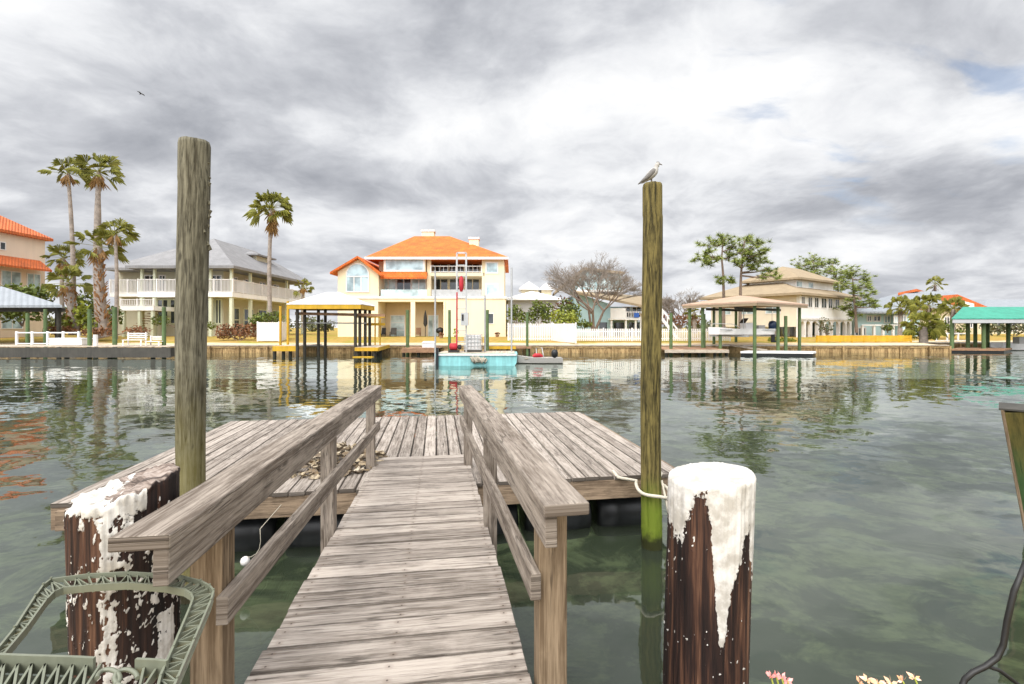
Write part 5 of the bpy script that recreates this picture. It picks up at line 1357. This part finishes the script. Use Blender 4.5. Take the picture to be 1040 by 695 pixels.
def bare_tree(label, px, pyb, pyt, d, spread, seed, fork=.28, depth=7, name='bare_tree'):
    rr = random.Random(seed)
    b = Vector((hx(px, d), d, hz(pyb, d))); H = hz(pyt, d) - b.z
    o = root(name, b, label, 'tree')
    tr = MB(); tw = MB()
    def grow(p, v, L, r, lev):
        q1 = p + v * L * .5 + Vector((rr.gauss(0, .05), rr.gauss(0, .05), rr.gauss(0, .03))) * L
        q2 = q1 + (v + Vector((rr.gauss(0, .12), rr.gauss(0, .12), .05))).normalized() * L * .5
        (tr if lev < 3 else tw).tube([p, q1, q2], [r, r * .85, r * .7], 6 if lev < 3 else 3, cap=False)
        if lev >= depth: return
        n = 3 if lev < 5 else 2
        for k in range(n + (rr.random() < .35)):
            a = rr.random() * 6.28; sp = rr.uniform(.3, .85) * (1.25 if lev == 0 else 1)
            side = Vector((math.cos(a) * spread, math.sin(a) * .8 * spread, rr.uniform(-.25, .35)))
            nv = (v + side * sp).normalized()
            if nv.z < .0: nv.z *= .3
            grow(q2 if k else q1.lerp(q2, .6), nv, L * rr.uniform(.62, .84), max(.011, r * rr.uniform(.55, .7)), lev + 1)
    for k in range(3):
        a = k * 2.1 + rr.random()
        grow(b + Vector((math.cos(a) * .12, math.sin(a) * .12, -.2)), Vector((math.cos(a) * .33 * spread, math.sin(a) * .25, 1)).normalized(), H * fork, H * .018, 0)
    tr.build('trunk', M['bark'], o); tw.build('crown', M['twig'], o)
    return o
bare_tree('wide leafless tree with a haze of bare purple brown twigs before the blue house', 603, 335, 254, 51, 1.15, 4)
bare_tree('smaller pale leafless tree right of the tall greenish piling', 690, 336, 290, 58, 1.1, 9, depth=6)

# dock with stairs right of the piling
h = root('low_dock', (hx(702, 38), 38, 0), 'brown timber dock with sagging edge left of the open tan roofed boathouse', 'dock')
mb = MB(); x = hx(675, 36.6)
while x < hx(740, 36.6) - .2:
    mb.bar((x + .11, 36.6, .42), (x + .11, 40.15, .50), .20, .05, up=(0, 0, 1)); x += .21
mb.build('decking', M['deck_red'], h)
mb = MB(); mb.box(hx(675, 36.6), hx(740, 36.6), 36.5, 36.59, .20, .44); mb.build('edge_board', M['deck_pale'], h)
for px in (677, 693, 710, 726, 738):
    mb = MB(); mb.tube([(hx(px, 36.9), 36.9, -2), (hx(px, 36.9), 36.9, .38)], .12, 7); mb.build('support_pile', M['dark_pile'], h)
h = root('outdoor_stair', (hx(680, 49), 49, .95), 'white wooden stair rising to the left beside the long picket fence', 'stair')
p0, p1 = P(688, 344, 48.5), P(668, 318, 50)
for off in (0, 1.1):
    mb = MB(); o_ = Vector((off * .3, off, 0)); mb.bar(p0 + o_, p1 + o_, .08, .26); mb.build('stringer', M['white'], h)
    mb = MB(); mb.bar(p0 + o_ + Vector((0, 0, .95)), p1 + o_ + Vector((0, 0, .95)), .08, .1)
    for k in range(5):
        q = p0.lerp(p1, k / 4) + o_; mb.bar(q, q + Vector((0, 0, .95)), .09, .09)
    mb.build('handrail', M['white'], h)
mb = MB()
for k in range(11):
    q = p0.lerp(p1, (k + .5) / 11); mb.bar(q + Vector((.0, .04, 0)), q + Vector((.33, 1.06, 0)), .28, .04)
mb.build('tread', M['deck_pale'], h)
mb = MB(); a = p1 + Vector((-1.6, -.1, 0)); mb.box(a.x, p1.x + .1, p1.y, p1.y + 1.3, p1.z - .12, p1.z - .03); mb.build('landing', M['deck_pale'], h)
for x in (a.x + .1, p1.x - .1):
    for dy in (.1, 1.1):
        mb = MB(); mb.box(x, x + .12, p1.y + dy, p1.y + dy + .12, .85, p1.z - .125); mb.build('landing_post', M['white'], h)
shrub('dark brown hedge behind the white stair', [(676, 325, 9, 7, 0), (690, 325, 12, 7, 0), (703, 325, 9, 7, 0)], 53, 'bush_red', .26, 60, name='hedge', cat='hedge')
fan_palm('small sabal palm showing under the left end of the tan boathouse roof', 706, 335, 705, 318, 50, 1.3, 16, .2, .18, .2, rs=14, wind=0)
for px, y0, d, lab in ((681.5, 318, 37.4, 'thin piling at the left end of the brown dock beside the white stair'), (715, 319, 38.8, 'short green piling inside the left end of the tan roofed boathouse'), (798, 321, 37.6, 'short green piling right of the boat under the tan roof')):
    farpile(px, y0, d, lab, .13)

# ------------------------------------------------------------------ tan-roofed boathouse with a boat on its lift
AN = math.radians(35.5)
bo = (hx(766.5, 35.3), 35.3, 0)
Mb = yawM(bo, AN)
h = root('boathouse', bo, 'open boathouse with thin tan hip roof on green posts, a boat hanging inside', 'boathouse')
ze = hz(306.6, 35.3); LX_, LY_ = 7.0, 5.4
m = MB(Mb); m.hip(-.5, LX_ + .4, -.5, LY_ + .4, ze, ze + .7, .13); m.build('roof', M['soffit'], h)
m = MB(Mb)
m.bar((-.45, -.45, ze - .2), (LX_ + .35, -.45, ze - .2), .05, .22); m.bar((-.45, -.4, ze - .2), (-.45, LY_ + .35, ze - .2), .05, .22); m.build('fascia', M['tan_shingle'], h)
for x, y in ((0, 0), (LX_ * .5, .02), (LX_, 0), (0, LY_ * .5), (0, LY_), (LX_ * .5, LY_), (LX_, LY_), (-.02, LY_ * .78)):
    m = MB(Mb); m.tube([(x, y, -2.2), (x, y, ze - .12)], [.13, .12], 9); m.build('post', M['far_pile'], h)
m = MB(Mb); m.bar((0, LY_ * .28, ze - .42), (LX_, LY_ * .28, ze - .42), .1, .2); m.bar((0, LY_ * .72, ze - .42), (LX_, LY_ * .72, ze - .42), .1, .2); m.build('lift_beam', M['deck_dark'], h)
for x in (1.2, 5.6):
    for y in (LY_ * .28, LY_ * .72):
        m = MB(Mb); m.tube([(x, y, 1.52), (x, y, ze - .5)], .02, 5); m.build('lift_cable', M['galv'], h)
    m = MB(Mb); m.bar((x, LY_ * .2, 1.45), (x, LY_ * .8, 1.45), .14, .12); m.build('cradle_beam', M['galv'], h)
# boat: bow to the left
bl = Mb @ Vector((3.4, LY_ * .5, 0)); bx_, by_ = hx(752, 38.0), 38.0
t = root('lifted_boat', (bx_, by_, 1.5), 'white motor boat with navy outboard hanging on the lift under the tan roof', 'boat')
Mboat = yawM((bx_, by_, 0), math.radians(8))
mb = MB(Mboat); boat_hull(mb, 0, 0, [(-2.7, .06, .1), (-2.1, .55, .3), (-1.0, .92, .4), (.8, 1.0, .4), (2.35, .92, .4)], 1.42, 2.02); mb.build('hull', M['white'], t)
mb = MB(Mboat); mb.bar((-2.2, -.75, 1.95), (2.3, -1.0, 1.93), .03, .08); mb.build('stripe', M['galv'], t)
mb = MB(Mboat); mb.box(.2, .9, -.4, .4, 1.7, 2.5); mb.build('console', M['white'], t, bevel=.08)
mb = MB(Mboat); mb.slab([(.15, -.4, 2.5), (.15, .4, 2.5), (.45, .36, 2.85), (.45, -.36, 2.85)], .03); mb.build('windscreen', M['glass_dark'], t)
mb = MB(Mboat)
for sy in (-1, 1): mb.tube([(-2.5, sy * .1, 2.15), (-2.4, sy * .22, 2.42), (-1.2, sy * .85, 2.38), (-.6, sy * .92, 2.1)], .025, 5)
mb.build('bow_rail', M['galv'], t)
mb = MB(Mboat); mb.box(1.2, 1.8, -.5, .5, 1.8, 2.3); mb.build('seat', M['feather_white'], t, bevel=.06)
nv, g, b = material('navy_motor_cowl'); b.inputs['Base Color'].default_value = (.012, .03, .075, 1); b.inputs['Roughness'].default_value = .3; M['navy'] = nv
outboard(t, Mboat @ Vector((2.62, -.2, 1.55)), 1.35, 'navy')
h = root('floating_dock', (hx(790, 36), 36, 0), 'low white topped floating dock under the tan roofed boathouse', 'dock')
mb = MB(); mb.plate([(hx(752, 36.4), 36.4), (hx(826, 35.6), 35.6), (hx(829, 36.6), 36.6), (hx(760, 38.2), 38.2)], .18, .32); mb.build('deck', M['white_wall'], h)
mb = MB(); mb.plate([(hx(752.4, 36.5), 36.5), (hx(825.5, 35.7), 35.7), (hx(828, 36.5), 36.5), (hx(760, 38.0), 38.0)], -.2, .175); mb.build('float', M['black'], h)
h = root('gangplank', (hx(765, 38.6), 38.6, .3), 'pale gangplank sloping from the seawall to the white topped floating dock', 'gangplank')
mb = MB(); mb.bar((hx(738, 40.1), 40.1, .72), (hx(776, 37.4), 37.4, .38), .9, .07); mb.build('deck', M['deck_pale'], h)

# ------------------------------------------------------------------ white stilt house with tan roof
wo = (31.0, 52.0, 0); Mw = yawM(wo, AN)
ca, sa = math.cos(AN), math.sin(AN)
def uw(px):
    k = (px - CXP) / F; return (wo[1] * k - wo[0]) / (ca - sa * k)
h = root('white_stilt_house', (34, 58, 1.05), 'white two storey house on arched stilts with broad tan shingle hip roofs', 'house')
LX2, LY2 = 14.0, 10.4; zf = 3.0; ze = 5.85
m = MB(Mw); m.box(0, LX2, 0, LY2, zf, ze - .02); m.box(1.2, LX2, 3.2, LY2 - .3, 1.0, zf - .001); m.build('wall', M['white_wall'], h)
m = MB(Mw); m.box(-.03, -.005, .3, LY2, 2.2, ze - .1); m.build('side_siding', M['tan_wall'], h)
m = MB(Mw); m.hip(-1.2, LX2 + .9, -.7, LY2 + .9, ze, 8.3, .26); rf = m.build('roof', M['tan_shingle'], h)
m = MB(Mw); m.box(2.4, 12.2, 1.4, 6.8, 6.4, 7.75); m.build('upper_wall', M['white_wall'], h)
m = MB(Mw); m.hip(1.6, 13.0, .7, 7.6, 7.75, 9.5, .22); m.build('upper_roof', M['tan_shingle'], h)
for a, b in ((814, 817), (820.5, 824.5), (827, 831), (834, 839), (841, 845), (848, 852)):
    window(h, uw(a), uw(b), 4.35, 5.5, 0, Mw, 1, 0, 'glass_dark', 'white', .10)
for a, b in ((822, 828), (834, 839)): window(h, uw(a), uw(b), 6.75, 7.4, 1.4, Mw, 0, 0, 'glass_pale', 'white', .08)
m = MB(Mw); m.box(LX2 * .0, LX2, -.10, -.005, zf + .0, zf + .22); m.build('band_board', M['white'], h)
for px in (811.9, 817.5, 823.8, 831, 838, 845, 852.5, 859, 864):
    x = max(.02, uw(px)); m = MB(Mw); m.box(x, x + .34, .02, .36, .95, zf - .002); m.build('stilt', M['white'], h)
us = [max(.02, uw(p)) for p in (811.9, 817.5, 823.8, 831, 838, 845, 852.5, 859, 864)]
for a, b in zip(us, us[1:]):   # arched valance between the stilts
    x0, x1 = a + .345, b - .005; n = 8; r = (x1 - x0) / 2
    poly = [(x0, zf - .003), (x1, zf - .003)] + [((x0 + x1) / 2 + r * math.cos(i / n * PI), zf - .62 + .45 * math.sin(i / n * PI)) for i in range(n + 1)]
    m = MB(Mw); m.prism(poly, .06, .2); m.build('arch', M['white'], h)
for a in (2.0, 4.6, 7.6, 10.4):
    window(h, a, a + 1.3, 1.05, 2.75, 3.2, Mw, 0, 0, 'glass_dark', 'white', .1, name='door')
Msd = Mw @ Matrix.Translation((-.03, 0, 0)) @ Matrix.Rotation(-PI / 2, 4, 'Z')
for a in (2.0, 5.0, 7.8): window(h, -a - 1.6, -a, 3.7, 5.0, 0, Msd, 1, 0, 'glass_pale', 'white', .1)
# side balcony at the right end
m = MB(Mw); m.box(LX2 + .01, LX2 + 2.6, .6, 6, zf, zf + .2); m.build('end_balcony', M['white'], h)
railing(h, Mw @ Vector((LX2 + .1, .65, 0)), Mw @ Vector((LX2 + 2.6, .65, 0)), zf + .2, zf + 1.25, M['white'], .22, .06, 1.2)
for x in (LX2 + .4, LX2 + 2.2):
    m = MB(Mw); m.box(x, x + .3, .7, 1.0, .95, zf - .002); m.build('stilt', M['white'], h)
shrub('grey leafless bush beside the arched stilts of the white house', [(836, 330, 7, 10, 0), (842, 334, 5, 7, 0)], 53, 'far_leaf', .2, 60)
shrub('yellow green hedge strip on the lawn under the tan roofed boathouse', [(788, 345, 10, 3, 0), (801, 346, 8, 2.5, 0)], 44.5, 'bush_yellow', .2, 150, name='hedge', cat='hedge')

# low yellow fence on the bank
h = root('yellow_fence', (hx(880, 43.5), 43.5, .8), 'long low yellow rail fence on the grass before the light blue house', 'fence')
mb = MB()
for z in (.92, 1.06, 1.20, 1.34): mb.bar((hx(830, 43.5), 43.5, z), (hx(926, 43.5), 43.5, z), .03, .12)
mb.build('rail', M['yellow'], h)
for i in range(9):
    x = hx(830 + i * 12, 43.5); mb = MB(); mb.box(x - .05, x + .05, 43.54, 43.64, .7, 1.42); mb.build('fence_post', M['yellow'], h)

# ------------------------------------------------------------------ pines
def pine(label, trunk, clumps, d, name='pine_tree', n=150, group='pines', rs=1, r=.17, mat='pine_leaf'):
    rr = random.Random(rs * 31)
    pts = [P(x, y, d) for x, y in trunk]
    o = root(name, pts[0], label, 'pine tree', group)
    mb = MB(); k = len(pts); mb.tube(pts, [r * (1 - .65 * i / (k - 1)) for i in range(k)], 8)
    lb = mb; lf = MB()
    for (x, y, rx, ry) in clumps:
        dd = d + rr.uniform(-2.0, 2.0); c = P(x, y, dd)
        # limb from the trunk, leaving a bit lower than the clump
        tz = c.z - ry * d / F * .9; best = min(range(len(pts)), key=lambda i: abs(pts[i].z - tz)); a = pts[best]
        j = best + 1 if best + 1 < len(pts) and pts[best].z < tz else best
        if j != best and pts[j].z != pts[best].z: a = pts[best].lerp(pts[j], max(0, min(1, (tz - pts[best].z) / (pts[j].z - pts[best].z))))
        mid = a.lerp(c, .55) + Vector((0, 0, -.12)); lb.tube([a, mid, c], [.085, .06, .03], 5)
        kx, kz = rx * d / F, ry * d / F
        for s_ in range(max(8, int(kx * kz * 34))):
            q = Vector((rr.gauss(0, .58) * kx, rr.gauss(0, .55) * kx, rr.gauss(0, .5) * kz)); cc = c + q
            lb.tube([c + q * .25 - Vector((0, 0, .1)), cc], [.022, .010], 3, cap=False)
            for b_ in range(int(n / 5)):
                v = Vector((rr.gauss(0, 1), rr.gauss(0, 1), rr.gauss(.35, .8))).normalized(); w = v.orthogonal().normalized() * .045; L = rr.uniform(.3, .6)
                lf.add([cc - w, cc + v * L, cc + w], [(0, 1, 2)])
    lb.build('trunk', M['bark'], o)
    lf.build('crown', M[mat], o)
    return o
pine('left of the two tall flat topped pines rising over the tan roofed boathouse', [(735, 336), (735, 300), (734.5, 280), (733, 262), (734, 248)],
     [(715, 258, 9, 6), (724, 249, 10, 6), (735, 243, 10, 6), (744, 250, 8, 6), (710, 264, 6, 4), (727, 262, 7, 4), (742, 261, 7, 5), (733, 284, 5, 4), (741, 286, 4, 3), (720, 268, 5, 3)], 47, rs=1)
pine('right of the two tall pines over the tan roofed boathouse, with a drooping right limb', [(751.5, 336), (752, 300), (752.5, 280), (754, 262), (756, 246)],
     [(757, 243, 10, 6), (767, 248, 9, 6), (748, 256, 8, 5), (760, 256, 9, 5), (772, 257, 7, 6), (766, 264, 8, 5), (777, 266, 6, 4), (781, 273, 6, 5), (784, 281, 6, 4), (746, 266, 6, 4), (757, 268, 7, 4), (775, 281, 5, 3), (766, 273, 4, 3)], 46.5, rs=2)
pine('left pine rising behind the white stilt house', [(829, 335), (829, 300), (828, 280), (826, 266)],
     [(824, 265, 10, 6), (815, 270, 8, 5), (830, 270, 8, 6), (811, 275, 4, 3), (822, 277, 7, 4), (832, 279, 5, 4)], 68, rs=3, n=110)
pine('middle pine behind the right end of the white stilt house', [(852, 336), (852, 310), (851, 290), (846, 272)],
     [(845, 267, 8, 5), (840, 275, 7, 5), (850, 276, 9, 5), (846, 286, 8, 5), (858, 283, 7, 5), (840, 290, 6, 4), (852, 292, 6, 4)], 63.5, rs=4, n=120)
pine('leaning right pine with tiered dark clumps at the right end of the white stilt house', [(870, 338), (869, 318), (867, 300), (866, 284)],
     [(864, 277, 9, 6), (876, 283, 8, 6), (882, 291, 7, 5), (870, 292, 10, 5), (860, 290, 7, 5), (880, 300, 8, 5), (868, 304, 8, 5), (885, 307, 6, 4), (861, 312, 8, 6), (866, 319, 7, 6), (876, 310, 5, 3), (889, 311, 5, 2)], 55, rs=5, n=130)

# ------------------------------------------------------------------ light-blue house, grey and brick roofed house
h = root('light_blue_house', (hx(895, 62), 62, 1.1), 'pale aqua two storey house with white trim behind the yellow fence', 'house')
d = 61.0
m = MB(); m.box(hx(868, d), hx(905, d), d, 70, 1.0, hz(316.5, d)); m.box(hx(905, d) + .01, hx(926, d), d - 1.2, 70, 1.0, hz(317.5, d)); m.build('wall', M['aqua_wall'], h)
m = MB(); m.hip(hx(864, d), hx(930, d), d - 1.7, 70.6, hz(317, d), hz(308.5, 65), .24); m.build('roof', M['silver_roof'], h)
for a, b, y0_, y1_, dd in ((880.5, 885, 326.5, 321, d), (887, 894, 326.5, 321, d), (898, 904, 328, 321, d), (908, 912, 328, 321, d - 1.2), (915, 920, 328, 321, d - 1.2)):
    window(h, hx(a, dd), hx(b, dd), hz(y0_, dd), hz(y1_, dd), dd, I4, 1, 0, 'glass_dark' if a < 896 else 'glass_blue', 'white', .14)
window(h, hx(868, d), hx(879, d), 1.1, hz(333, d), d, I4, 2, 0, 'glass_dark', 'white', .14, name='garage_door')
window(h, hx(912, d - 1.2), hx(923, d - 1.2), 1.1, hz(335, d), d - 1.2, I4, 2, 0, 'glass_pale', 'white', .14, name='garage_door')
m = MB(); m.box(hx(868, d), hx(926, d), d - 1.3, d - 1.21, hz(331, d), hz(329.8, d)); m.build('band_board', M['white'], h)
for px in (868.5, 880, 889, 899):
    m = MB(); m.box(hx(px, d), hx(px, d) + .25, d - 1.2, d - .95, 1.0, hz(331.1, d)); m.build('porch_column', M['white'], h)
h = root('brick_roof_house', (hx(950, 78), 78, 1.1), 'large beige house with pale grey roof and brick red gables far behind the sabal palms', 'house')
d = 74.0
m = MB(); m.box(hx(908, d), hx(972, d), d, 86, 1.0, hz(312, d)); m.build('wall', M['beige_wall'], h)
m = MB(); m.hip(hx(904, d), hx(976, d), d - 1, 87, hz(311.5, d), hz(296, 80), .3, rx=(hx(921, 80), hx(968, 80)), ry=(80, 80)); m.build('roof', M['silver_roof'], h)
m = MB(); m.slab([(hx(912, 79), 79, hz(297.5, 79)), (hx(931, 79), 79, hz(293.5, 79)), (hx(942, 82), 82, hz(297, 82)), (hx(915, 82), 82, hz(297.5, 82))], .4); m.build('ridge_tiles', M['rust_tile'], h)
m = MB(); m.prism([(hx(964, d), hz(312, d)), (hx(1002, d), hz(314, d)), (hx(967, d), hz(299.5, d))], d - .9, 84); m.build('brick_gable', M['rust_tile'], h)
m = MB(); m.prism([(hx(970, d), hz(316, d)), (hx(983, d), hz(316, d)), (hx(983, d), hz(309, d)), (hx(971, d), hz(306, d))], d - 1.0, d - .91); m.build('gable_panel', M['white_wall'], h)
m = MB(); m.box(hx(968, d), hx(1012, d), d + .02, 84, 1.0, hz(314.2, d)); m.build('wing_wall', M['beige_wall'], h)
for a, b in ((950, 955), (959, 964), (985, 990), (995, 1000)): window(h, hx(a, d), hx(b, d), hz(333, d), hz(322, d), d, I4, 1, 0, 'glass_dark', 'white', .14)
h = root('grey_roof_house', (hx(1040, 80), 80, 1.1), 'low house with pale grey roof behind the green roofed boathouse', 'house')
m = MB(); m.box(hx(1000, 78), hx(1075, 78), 78, 90, 1.0, hz(318, 78)); m.build('wall', M['tan_wall'], h)
m = MB(); m.hip(hx(992, 78), hx(1085, 78), 77, 91, hz(317.5, 78), hz(304.5, 84), .3, rx=(hx(1002, 84), hx(1062, 84)), ry=(84, 84)); m.build('roof', M['silver_roof'], h)
for a, b in ((1010, 1016), (1024, 1032)): window(h, hx(a, 78), hx(b, 78), hz(336, 78), hz(324, 78), 78, I4, 1, 0, 'glass_dark', 'white', .14)

# palms and shrubs at the right
fan_palm('sabal palm with rounded crown before the light blue house', 914, 338, 914, 312, 50, 1.5, 18, .2, .16, .4, rs=21, wind=0, droop=.8, group='sabal palms at the right')
fan_palm('sabal palm behind the bushy yellow green palm, left of the pair', 927, 335, 927, 313, 53, 1.5, 18, .2, .16, .3, rs=22, wind=0, droop=.8, group='sabal palms at the right')
fan_palm('sabal palm before the beige wall of the brick roofed house', 944, 335, 943, 310, 55, 1.8, 20, .2, .16, .3, rs=23, wind=0, droop=.8, group='sabal palms at the right')
fan_palm('sabal palm with brown skirt left of the green boathouse roof', 968, 336, 968, 314, 52, 1.7, 22, .22, .18, .9, rs=24, wind=0, droop=.8, group='sabal palms at the right')
fan_palm('bushy yellow green palm low on the bank beside the yellow fence', 938, 346, 937, 331, 46, 1.8, 34, .35, .3, 0, rs=25, wind=0, droop=.9, group='sabal palms at the right')
shrub('dark green bushes at the foot of the bushy yellow green palm', [(928, 337, 8, 8, 0), (940, 338, 11, 8, 0), (950, 339, 7, 7, 0)], 47, 'bush_yellow', .3, 70, name='bush', cat='bush')
shrub('dark green hedge behind the posts of the green roofed boathouse', [(960, 333, 8, 8, 0), (975, 335, 10, 7, 0)], 52, 'bush', .3, 60, name='hedge', cat='hedge')
shrub('small round green shrub by the garage of the light blue house', [(901, 333, 6, 4, 0)], 57, 'bush', .26, 90)
shrub('brown green bushes at the far right behind the green boathouse', [(1010, 333, 14, 8, 0), (1030, 332, 14, 9, 0), (1050, 332, 12, 9, 0)], 60, 'far_leaf', .35, 45, name='bush', cat='bush')

# ------------------------------------------------------------------ green-roofed boathouse
h = root('boathouse', (hx(1005, 44), 44, 0), 'boathouse with bright teal green metal roof at the far right', 'boathouse')
d0, d1 = 41.2, 47.0
xa, xb = hx(966.5, d0), hx(1062, d0)
ze = hz(323.5, d0); zr = hz(311.8, 44)
A, B_, Cc, Dd = (xa, d0, ze), (xb, d0 - .6, ze), (hx(1075, d1), d1, ze), (hx(971, d1), d1, ze)
r0_, r1_ = (hx(978, 44), 44, zr), (hx(1056, 44), 44, zr)
m = MB(); m.slab([A, B_, r1_, r0_], .07); m.slab([B_, Cc, r1_], .07); m.slab([Cc, Dd, r0_, r1_], .07); m.slab([Dd, A, r0_], .07); m.build('roof', M['teal_roof'], h)
m = MB()
for p, q in ((A, B_), (B_, Cc), (Cc, Dd), (Dd, A)):
    p = Vector(p).lerp(Vector(((A[0] + Cc[0]) / 2, 44, ze)), .02); q = Vector(q).lerp(Vector(((A[0] + Cc[0]) / 2, 44, ze)), .02)
    m.bar(p - Vector((0, 0, .24)), q - Vector((0, 0, .24)), .06, .32)
m.build('fascia', M['grey_wall'], h)
for px, y in ((966.8, 41.9), (983, 43.5), (990.5, 46), (999, 41.6), (1003, 46.2), (1024, 44), (1044, 41.7)):
    mb = MB(); mb.tube([(hx(px, y), y, -2), (hx(px, y), y, ze - .1)], .15, 9); mb.build('post', M['far_pile'], h)
h = root('floating_dock', (hx(995, 42), 42, 0), 'reddish brown low dock under the green roofed boathouse', 'dock')
mb = MB(); mb.plate([(hx(966, 41.0), 41.0), (hx(1020, 40.4), 40.4), (hx(1028, 43), 43), (hx(976, 45), 45)], .16, .30); mb.build('deck', M['deck_red'], h)
mb = MB(); mb.plate([(hx(966.4, 41.1), 41.1), (hx(1019.6, 40.5), 40.5), (hx(1027, 43), 43), (hx(976, 44.8), 44.8)], -.2, .155); mb.build('float', M['black'], h)
h = root('dock_railing', (hx(960, 46), 46, .7), 'white rail fence along the bank left of the green roofed boathouse', 'railing')
railing(h, (hx(951, 49.5), 49.5, 0), (hx(984, 49.5), 49.5, 0), .7, hz(339, 49.5), M['white_metal'], 1.2, .06, 1.2, 'rails')
t = root('small_boat', (hx(1028, 44.5), 44.5, 0), 'small white boat moored at the far right behind the green roofed boathouse', 'boat')
mb = MB(); boat_hull(mb, hx(1034, 45.2), 45.2, [(-2.6, .06, .1), (-2.0, .55, .3), (-1.0, .9, .4), (.8, .95, .4), (2.2, .9, .4)], -.1, .62); mb.build('hull', M['white'], t)
mb = MB(); x = hx(1034, 45.2); mb.box(x - .2, x + .5, 44.9, 45.5, .4, 1.25); mb.build('console', M['feather_white'], t)

# ------------------------------------------------------------------ far tree line behind the houses
mb = MB(); rr = random.Random(8)
for i in range(150):
    x = -190 + i * 2.6; y = rr.uniform(112, 128); hgt = rr.uniform(2.2, 4.6) * (1.25 if mnoise.noise((x * .03, 0, 0)) > .1 else .8)
    mb.leaves((x, y, 1.1 + hgt * .45), (rr.uniform(2.2, 3.6), 2.5, hgt * .55), 90, .95, rr, hollow=.1)
tag(mb.build('treeline', M['far_leaf']), 'low dark tree line far behind the houses', 'trees', kind='stuff')
